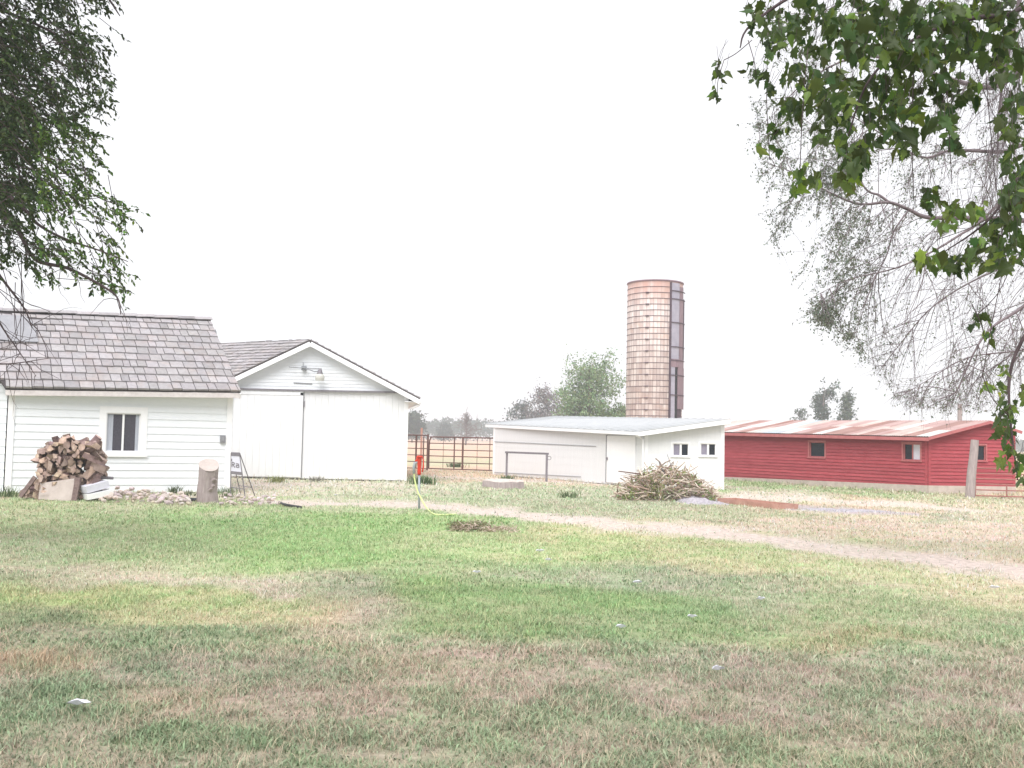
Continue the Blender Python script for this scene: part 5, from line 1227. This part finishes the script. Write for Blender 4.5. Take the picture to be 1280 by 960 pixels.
# ------------------------------------------------------------------ firewood
def firewood():
    protos = []
    def wedge(kind):
        m = MB(); L = .40; n = {0: 3, 1: 4, 2: 9}[kind]; r = .085
        j = lambda a: a + random.uniform(-.025, .025)
        if kind == 0: prof = [(j(0), -.10), (j(.10), j(.05)), (j(.03), .09), (j(-.06), .085), (-.10, j(.03))]
        elif kind == 1: prof = [(-.11, j(-.04)), (j(.05), -.06), (.12, j(.01)), (j(-.02), .06)]
        else: prof = [(math.cos(2 * math.pi * k / 9) * .075 * random.uniform(.9, 1.1), math.sin(2 * math.pi * k / 9) * .075) for k in range(9)]
        k = len(prof); vs = []
        for yy, s in ((-L / 2, 1), (0, 1.03), (L / 2, .96)):
            vs += [Vector((x * s + random.uniform(-.006, .006), yy, z * s + random.uniform(-.006, .006))) for x, z in prof]
        c = random.uniform(.55, 1.3); m.col = (c, c * random.uniform(.92, 1), c * random.uniform(.88, 1.02))
        sides = [(i * k + j, i * k + (j + 1) % k, (i + 1) * k + (j + 1) % k, (i + 1) * k + j) for i in range(2) for j in range(k)]
        m.add(vs, sides); o = len(m.v)
        bark = {0: (1, 2, 3), 1: (2, 3), 2: tuple(range(9))}[kind]
        m.m = [0 if (f % k) in bark else 1 for f in range(len(sides))]
        m.f += [tuple(range(k - 1, -1, -1)), tuple(range(2 * k, 3 * k))]; m.m += [1, 1]
        me = bpy.data.meshes.new('split_log'); me.from_pydata(m.v, [], m.f); me.materials.append(M['logbark']); me.materials.append(M['cutwood']); me.polygons.foreach_set('material_index', m.m)
        at = me.attributes.new('Col', 'FLOAT_COLOR', 'POINT'); cc = np.ones((len(m.v), 4), np.float32); cc[:, :3] = np.array(m.c); at.data.foreach_set('color', cc.ravel())
        return me
    for k in range(20): protos.append(wedge((0, 1, 0, 1, 2)[k % 5]))
    base = G(78, 626); Y0 = base.y; s = Y0 / F
    def put(p, rot, sc, lab, grp):
        o = bpy.data.objects.new('split_log', random.choice(protos)); COL.objects.link(o); o.location = p; o.rotation_euler = rot; o.scale = sc; tag(o, lab, 'firewood', grp)
    la = 'split log stacked end-on in the firewood pile'; ga = 'end-on split logs in the firewood pile'
    lb = 'split log lying sideways at the right end of the firewood pile'; gb = 'sideways split logs in the firewood pile'
    # end-on part, rows of logs, px 52..103
    for row in range(13):
        zy = 620 - row * 5.4
        x0 = 52 + max(0, row - 10) * 7; x1 = 104 + (0 if row < 9 else 4)
        px = x0 + random.uniform(0, 3)
        while px < x1:
            for lay in range(2):
                if lay == 1 and row < 9 and random.random() < .5: continue
                p = P(px, zy + random.uniform(-1.5, 1.5), Y0 + .22 + lay * .42 + random.uniform(-.05, .05))
                k = random.uniform(.5, 1.05); put(p, (random.gauss(0, .2), random.uniform(0, 6.28), random.gauss(.25, .42)), (k * random.uniform(.7, 1.25), random.uniform(.8, 1.25), k), la, ga)
            px += random.uniform(5.6, 7.4)
    for row in range(12):
        zy = 617 - row * 5.5
        for lay in range(4):
            p = P(118 + random.uniform(-4, 4) - (4 if row > 8 else 0), zy + random.uniform(-1.5, 1.5), Y0 + .15 + lay * .2 + random.uniform(-.03, .03))
            k = random.uniform(.9, 1.3); put(p, (random.uniform(0, 6.28), random.gauss(.12, .22), 1.57 + random.gauss(0, .35)), (k, random.uniform(1.0, 1.3), k), lb, gb)
    for k in range(9):
        p = P(70 + k * 4.5 + random.uniform(-2, 2), 553.5 + abs(k - 5) * .8 + random.uniform(-1, 1.5), Y0 + .3 + random.uniform(-.1, .2)); put(p, (random.uniform(0, 6.28), random.gauss(-.2, .25), 1.4 + random.gauss(0, .5)), (.9, 1.1, .9), lb.replace('at the right end', 'across the top'), 'logs across the top of the firewood pile')
    # fallen left side wedge stack
    for k in range(16):
        px = random.uniform(31, 50); py = 619 - (px - 28) / 22 * 17 * random.random()
        p = P(px, py, Y0 + random.uniform(.05, .4)); put(p, (random.gauss(0, .3), random.uniform(0, 6.28), random.gauss(.4, .5)), (.8, .7, .8), 'small split log tumbled at the left foot of the firewood pile', 'tumbled logs left of the pile')
    def plank(a, b, w, th, lab, mt, name='plank'):
        m = MB(); m.beam(a, b, w, th, up=(0, -1, .12)); o = m.build(name, mt, None, loc=(a.x, a.y, min(a.z, b.z))); tag(o, lab, 'board')
    plank(P(25.5, 621, Y0 - .1), P(44, 596, Y0 - .02), .09, .05, 'brown plank leaning against the left side of the woodpile', M['logbark'])
    plank(P(93, 626, Y0 - .16), P(98, 597, Y0 - .05), .12, .07, 'dark upright plank at the front middle of the woodpile', M['logbark'])
    # pale board panel in front
    m = MB(); a, b, c, d = P(48, 624, Y0 - .08), P(91, 627, Y0 - .12), P(93, 598, Y0 - .02), P(50, 604, Y0 + .02); off = Vector((0, .05, 0)); m.hexa([a, b, b + off, a + off], [d, c, c + off, d + off]); m.beam(P(48, 617.7, Y0 - .1), P(60, 617.9, Y0 - .11), .01, .012)
    o = m.build('wood_panel', M['board'], None, loc=a); tag(o, 'pale tan wooden panel propped against the front of the woodpile', 'board')
    m = MB()
    for (pp, th) in (([(104, 612), (132, 604.5)], .20), ([(106, 621), (139, 614.5)], .16)):
        m2 = MB(); a, b = P(*pp[0], Y0 - .1), P(*pp[1], Y0 + .25); m2.beam(a, b, .4, th * .8); o = m2.build('stone_block', M['signwhite'] if th > .18 else M['trim'], None, loc=(a.x, a.y, 0)); tag(o, 'upper whitish slab at the right foot of the woodpile' if th > .18 else 'lower whitish slab at the right foot of the woodpile', 'slab')
    m = MB(); a = P(136, 597, Y0 + .3); m.tube([a - Vector((.3, 0, 0)), a + Vector((.1, 0, -.01))], .035, 8); o = m.build('stick', M['steelgrey'], None, loc=a); tag(o, 'grey stick poking out of the right side of the woodpile', 'stick')
firewood()

# ------------------------------------------------------------------ rocks
def rocks():
    pro = []
    for k in range(8):
        bm = MB(); n = 9; vs = []; 
        import bmesh
        b = bmesh.new(); bmesh.ops.create_icosphere(b, subdivisions=1 if k % 3 else 2, radius=1)
        sc = Vector((random.uniform(.9, 1.3), random.uniform(.7, 1), random.uniform(.45, .75)))
        for v in b.verts:
            v.co *= random.uniform(.78, 1.15); v.co = Vector((v.co.x * sc.x, v.co.y * sc.y, v.co.z * sc.z))
        me = bpy.data.meshes.new('stone'); b.to_mesh(me); b.free(); me.materials.append(M['stone'])
        at = me.attributes.new('Col', 'FLOAT_COLOR', 'POINT'); f = random.uniform(.85, 1.3); cc = np.ones((len(me.vertices), 4), np.float32); cc[:, :3] = np.array([f, f * random.uniform(.9, 1.02), f * random.uniform(.86, 1.05)]); at.data.foreach_set('color', cc.ravel())
        pro.append(me)
    i = 0
    def put(px, py, r, lab, grp, up=0):
        g = G(px, py); o = bpy.data.objects.new('stone', random.choice(pro)); COL.objects.link(o); o.location = (g.x, g.y, gzf(g.x, g.y) + r * .25 + up); o.scale = (r, r, r)
        o.rotation_euler = (random.gauss(0, .3), random.gauss(0, .3), random.uniform(0, 6.28)); tag(o, lab, 'stone', grp)
    for k in range(170):
        px = 118 + 118 * random.random() ** 1.05; cy = 622 + (px - 150) * .03; hh = max(.5, 1 - abs(px - 165) / 75)
        up = random.random() ** 1.5 * .22 * hh; put(px, cy + random.uniform(-4, 8), random.uniform(.038, .10), 'pinkish rubble stone in the pile in front of the clapboard shed', 'rubble stones in front of the shed', up)
    for k in range(75):
        px = random.uniform(276, 352); put(px, random.uniform(620, 633), random.uniform(.035, .08), 'pale rubble stone in the scatter right of the upright stump', 'rubble stones right of the stump', random.random() ** 2 * .08)
    spots = [(684, 703, 'small white pebble'), (597, 719, 'small white pebble'), (797, 734, 'small white pebble')]
rocks()
def litter():
    import bmesh
    sp = [(96, 895, .045, 'curled pale dead leaf lying at the bottom left'), (596, 720, .035, 'small pale dead leaf left of middle on the green lawn'), (686, 703, .03, 'small white dead leaf on the upper green lawn'), (797, 733, .035, 'small white dead leaf right of the bright green patch'),
          (951, 755, .03, 'small pale dead leaf on the right lawn'), (1243, 741, .045, 'whitish dead leaf near the track at the right'), (898, 845, .03, 'pale dead leaf low right of centre'), (776, 792, .028, 'tiny dead leaf below the bright green patch'), (865, 777, .03, 'tiny pale leaf near the green stripe'), (420, 622, .04, 'pale dead leaf beside the dirt track'), (675, 692, .04, 'tan dead leaf above the white one on the upper lawn')]
    for px, py, r, lab in sp:
        g = G(px, py); m = MB(); n = 10; vs = [Vector((g.x, g.y, gzf(g.x, g.y) + .045))]
        for k in range(n):
            th = 2 * math.pi * k / n; rr = r * (1 + .35 * math.cos(2 * th) + random.uniform(-.15, .15)); vs.append(Vector((g.x + math.cos(th) * rr * 1.2, g.y + math.sin(th) * rr * .7, gzf(g.x, g.y) + .05 + .02 * abs(math.sin(th)) + random.uniform(0, .012))))
        m.add(vs, [(0, 1 + k, 1 + (k + 1) % n) for k in range(n)]); o = m.build('dead_leaf', M['signwhite'], None, loc=vs[0]); tag(o, lab, 'leaf')
litter()

# ------------------------------------------------------------------ brush pile and heaps
def brush():
    b = G(832, 625); t = thing('brush_pile', 'big tangled heap of cut branches with wilting leaves in front of the low white shed', 'brush pile', b)
    s = b.y / F; br = MB(); C = []; D = []
    Wd = 57 * s; Hh = 44 * s
    pals = [(.52, .40, .32), (.70, .58, .49), (.30, .22, .17), (.84, .74, .64), (.42, .30, .24)]
    def hprof(x): return Hh * max(0, 1 - (abs(x) / Wd) ** 2.0) ** .75
    for k in range(620):
        x = random.uniform(-1, 1) * Wd * .95; y = random.uniform(-.75, .75); h = hprof(x) * math.sqrt(max(0, 1 - (y / .95) ** 2))
        z = h * random.random() ** .55 * .96
        br.col = random.choice(pals); L = random.uniform(.25, .95); d = Vector((random.gauss(0, 1), random.gauss(0, .7), random.gauss(0, .32)))
        a = twig(b + Vector((x, y, z)) - d.normalized() * L * .5, d, L, random.uniform(-.06, .16), 6, .22)
        for q in a: q.z = max(q.z, .02)
        r = random.uniform(.006, .020) if k % 9 else random.uniform(.02, .035); br.tube(a, list(np.linspace(r, r * .5, len(a))), 5)
    br.build('branches', mat('cut_branch_bark', (.7, .7, .7), (1.0, 1.0, 1.0), 9, .9, .4, 40, attr=True), t)
    for k in range(5200):
        x = random.uniform(-1, 1) * Wd; y = random.uniform(-.9, .9); h = hprof(x) * math.sqrt(max(0, 1 - (y / 1.0) ** 2)); z = h * random.random() ** .6
        cl = vnoise(np.array([x * 2.5 + 9]), np.array([z * 2.5]), 12)[0]
        if cl < .5 and random.random() < .75: continue
        C.append((b.x + x, b.y + y, max(z, .02))); D.append(rv(1)[:])
    n = len(C); c = vary((.22, .28, .12), n, .35, .15); q = RNG.random(n) < .3; c[q] = vary((.30, .24, .13), int(q.sum()), .3, .1); q = RNG.random(n) < .25; c[q] = vary((.26, .32, .10), int(q.sum()), .2, .1)
    leaves('leaves', ELM, np.array(C), np.array(D), RNG.uniform(.05, .11, n), c, M['leaf'], t, .2)
    for (p0, p1, lab, r) in (((831, 592), (823.5, 576.5), 'dark short stick poking up from the top of the brush pile', .018), ((842, 592), (834, 568), 'thin grey stick leaning up beside the shed window above the brush pile', .011), ((812, 594), (773, 589), 'reddish branch sticking out left from the brush pile', .02), ((862, 601), (880, 601.5), 'grey stick sticking out right from the brush pile', .02)):
        m = MB(); a, c_ = P(*p0, b.y), P(*p1, b.y - .1); m.tube([a, a.lerp(c_, .5) + rv(.01), c_], [r, r * .9, r * .7], 6); o = m.build('stick', M['rust'] if 'red' in lab else M['steelgrey'], None, loc=a); tag(o, lab, 'stick')
    # ash heap
    def heap(px, py, wpx, dep, h, name, lab, mt, seed, skew=0):
        c = G(px, py); w = wpx * c.y / F; m = MB(); nx_, ny_ = 44, 18; vs = []
        for j in range(ny_ + 1):
            for i in range(nx_ + 1):
                u = i / nx_ * 2 - 1; v = j / ny_ * 2 - 1; x = c.x + u * w / 2; y = c.y + v * dep / 2
                rr = max(0, 1 - u * u - v * v * .9 - .75 * vnoise(np.array([x * 2.3]), np.array([y * 3.1]), seed + 3)[0]); pk = np.exp(-((u - skew) / .5) ** 2)
                nz = vnoise(np.array([x * 9]), np.array([y * 9]), seed)[0]; vs.append(Vector((x, y, gzf(x, y) - .03 + h * (rr ** .7) * (.35 + .65 * pk) + (.09 * (nz - .3) + .012) * (rr > 0) * rr ** .3)))
        m.add(vs, [(j * (nx_ + 1) + i, j * (nx_ + 1) + i + 1, (j + 1) * (nx_ + 1) + i + 1, (j + 1) * (nx_ + 1) + i) for j in range(ny_) for i in range(nx_)])
        o = m.build(name, mt, None, loc=c); tag(o, lab, 'heap'); return o
    heap(885, 628, 105, 2.2, .20, 'ash_heap', 'low lilac-grey heap of ash and gravel right of the brush pile', M['ash'], 5, -.35)
    heap(1045, 638.5, 190, 1.0, .05, 'gravel_spill', 'thin lilac-grey strip of spilled gravel running right from the rusty trough', M['ash'], 6)
    # rusty tray
    a, c_ = G(897, 628.5), G(974, 637.0); h = .13; t2 = thing('rusty_trough', 'low rusty red sheet-metal trough lying behind the grey gravel', 'trough', a)
    d = (c_ - a).normalized(); n = Vector((-d.y, d.x, 0)); w = MB(); w.beam(a + Z * h / 2, c_ + Z * (h / 2), .02, h); w.beam(a + n * .6 + Z * h / 2, c_ + n * .6 + Z * h / 2, .02, h); w.beam(a + Z * h / 2 + d * .012, a + n * .6 + Z * h / 2 + d * .012, .02, h); w.beam(c_ + Z * h / 2 - d * .012, c_ + n * .6 + Z * h / 2 - d * .012, .02, h); w.build('side', M['rustsheet'], t2)
    w = MB(); w.hexa([a + Z * .015, c_ + Z * .015, c_ + n * .6 + Z * .015, a + n * .6 + Z * .015], [a + Z * .06, c_ + Z * .06, c_ + n * .6 + Z * .06, a + n * .6 + Z * .06]); w.build('bottom', M['rustsheet'], t2)
    # pulled-weed heap on the lawn
    c = G(605, 664); t3 = thing('weed_heap', 'small heap of pulled dry weeds and soil on the lawn below the track', 'weeds', c)
    m = MB(); ws = 80 * c.y / F
    pal2 = [(.42, .31, .26), (.55, .42, .35), (.32, .30, .18), (.66, .56, .48)]
    for k in range(520):
        x = random.uniform(-.5, .5) * ws; y = random.uniform(-.35, .35); mound = .12 * math.exp(-((x + ws * .1) / (ws * .15)) ** 2) + .08 * math.exp(-((x + ws * .42) / (ws * .12)) ** 2) + .035
        m.col = random.choice(pal2); d = Vector((random.gauss(0, 1), random.gauss(0, 1), random.gauss(0, .4))); z = mound * random.random()
        aa = twig(c + Vector((x, y, z + .02)), d, random.uniform(.06, .2), .05, 3, .3); 
        for q_ in aa: q_.z = max(q_.z, .015)
        m.tube(aa, [.006, .005, .004, .002], 3)
    m.build('stems', mat('dry_weed_stem', (.8, .8, .8), (1, 1, 1), 9, .95, attr=True), t3)
    n = 1100; x = np.concatenate([RNG.normal(-.10 * ws, .09 * ws, n // 2), RNG.normal(-.40 * ws, .08 * ws, n - n // 2)]); y = RNG.uniform(-.25, .25, n); z = RNG.uniform(.02, .15, n)
    leaves('leaves', ELM, np.stack([c.x + x, c.y + y, z], 1), RNG.normal(size=(n, 3)), RNG.uniform(.025, .06, n), vary((.21, .22, .11), n, .4, .15), M['leaf'], t3, .2)
brush()

# ------------------------------------------------------------------ plants by the shed and walls
def plants():
    def spiky(px, py, h, n, lab, col=(.13, .20, .10), name='iris_plant', w=.02, spread=.5):
        b = G(px, py); b.z = gzf(b.x, b.y); t = thing(name, lab, 'plant', b); Vs = []; Cs = []; Q = []; T = []; off = 0
        m = MB()
        for k in range(n):
            th = random.uniform(0, 6.28); ln = random.uniform(.1, spread) * h; hh = h * random.uniform(.5, 1); p = b + Vector((random.gauss(0, .06 + n * .0012), random.gauss(0, .05), 0)); d = Vector((math.cos(th), math.sin(th), 0)); s = Vector((-d.y, d.x, 0)) * w / 2
            f = random.uniform(.7, 1.4); m.col = (col[0] * f, col[1] * f, col[2] * f)
            a = p; mi = p + d * ln * .35 + Z * hh * .6; tp = p + d * ln + Z * hh
            m.add([a - s, a + s, mi + s * .9, mi - s * .9, tp], [(0, 1, 2, 3), (3, 2, 4)])
        m.build('leaves', M['grass'], t)
    spiky(143, 611, .30, 26, 'left clump of small iris leaves against the shed wall'); spiky(160, 610, .42, 40, 'tallest clump of pale green iris leaves below the shed window', (.15, .22, .13)); spiky(170, 611, .34, 20, 'right clump of small iris leaves against the shed wall')
    spiky(219, 617, .24, 30, 'small dark green weed by the shed wall left of the stump', (.10, .13, .07), 'weed', .03, 1); spiky(238, 620, .18, 18, 'tiny weed touching the left side of the upright stump', (.12, .14, .09), 'weed', .03, 1)
    spiky(281, 618, .26, 90, 'bushy green grass clump at the shed corner beside the folding sign', (.12, .18, .08), 'grass_clump', .014, .8); spiky(285, 622, .2, 50, 'small green grass clump under the folding sign', (.14, .19, .10), 'grass_clump', .014, .8)
    spiky(346, 603, .26, 70, 'yellowish weed tuft before the barn sliding door', (.22, .24, .10), 'weed', .02, .9); spiky(528, 606, .35, 140, 'green weed clump behind the hydrant at the barn corner', (.10, .17, .07), 'weed', .03, .9)
    spiky(396, 602, .25, 60, 'grey dry weed tuft at the foot of the barn door gap', (.24, .23, .20), 'weed', .02, 1); spiky(712, 622, .25, 70, 'green tuft in the rough grass in front of the low white shed', (.12, .17, .08), 'grass_clump', .02, .9)
    spiky(570, 584, .3, 120, 'low green weeds under the long corral gate', (.14, .18, .10), 'weed', .04, 1.2); spiky(634, 600, .25, 60, 'green weeds at the left post of the hitching rail', (.13, .18, .09), 'weed', .03, 1)
    spiky(10, 622, .3, 60, 'grass tuft at the foot of the wall at the left frame edge', (.14, .19, .10), 'grass_clump', .02, .9)
    # low shrubs of weeds round the brush pile
    spiky(20, 830, .14, 90, 'dry straw tuft at the lower left edge of the lawn', (.40, .30, .20), 'straw_tuft', .006, 1.0); spiky(48, 838, .13, 80, 'dry straw tuft right of the one at the lower left edge', (.40, .32, .22), 'straw_tuft', .006, 1.0)
plants()

# ------------------------------------------------------------------ haze
hz = MB(); hz.hexa([Vector(v) for v in ((-1520, -60, -1.2), (1520, -60, -1.2), (1520, 1620, -1.2), (-1520, 1620, -1.2))], [Vector(v) for v in ((-1520, -60, 24), (1520, -60, 24), (1520, 1620, 24), (-1520, 1620, 24))])
hm = bpy.data.materials.new('haze'); hm.use_nodes = True; N = hm.node_tree.nodes; N.remove(N['Principled BSDF'])
pv = N.new('ShaderNodeVolumePrincipled'); pv.inputs['Color'].default_value = (.86, .92, 1, 1); pv.inputs['Density'].default_value = 0.0014; pv.inputs['Anisotropy'].default_value = .2
hm.node_tree.links.new(pv.outputs[0], N['Material Output'].inputs['Volume'])
ho = hz.build('haze', hm); tag(ho, kind='stuff')

# ------------------------------------------------------------------ light
w = bpy.data.worlds.new('World'); scene.world = w; w.use_nodes = True; N = w.node_tree.nodes; Lk = w.node_tree.links
sky = N.new('ShaderNodeTexSky'); sky.sky_type = 'NISHITA'; sky.sun_disc = False
EL, AZ = math.radians(54), math.radians(192)
sky.sun_elevation = EL; sky.sun_rotation = AZ; sky.dust_density = 4; sky.air_density = 1
hs = N.new('ShaderNodeHueSaturation'); hs.inputs['Saturation'].default_value = .25; Lk.new(sky.outputs[0], hs.inputs['Color'])
mx = N.new('ShaderNodeMix'); mx.data_type = 'RGBA'; mx.inputs[0].default_value = .85; mx.inputs[7].default_value = (6.75, 6.75, 6.95, 1); Lk.new(hs.outputs[0], mx.inputs[6])
bg = N['Background']; bg.inputs['Strength'].default_value = .07; Lk.new(mx.outputs[2], bg.inputs['Color'])
sd = bpy.data.lights.new('sun', 'SUN'); sd.energy = 1.5; sd.angle = math.radians(50); sd.color = (1, .98, .965)
so = bpy.data.objects.new('sun', sd); COL.objects.link(so)
dv = Vector((math.sin(AZ) * math.cos(EL), math.cos(AZ) * math.cos(EL), math.sin(EL))); so.rotation_euler = dv.to_track_quat('Z', 'Y').to_euler()
vs = scene.view_settings; vs.view_transform = 'Standard'; vs.look = 'None'; vs.exposure = 1.36; vs.gamma = 1; vs.use_curve_mapping = False
scene.cycles.volume_bounces = 1; scene.cycles.max_bounces = 8
print('objects', len(bpy.data.objects))
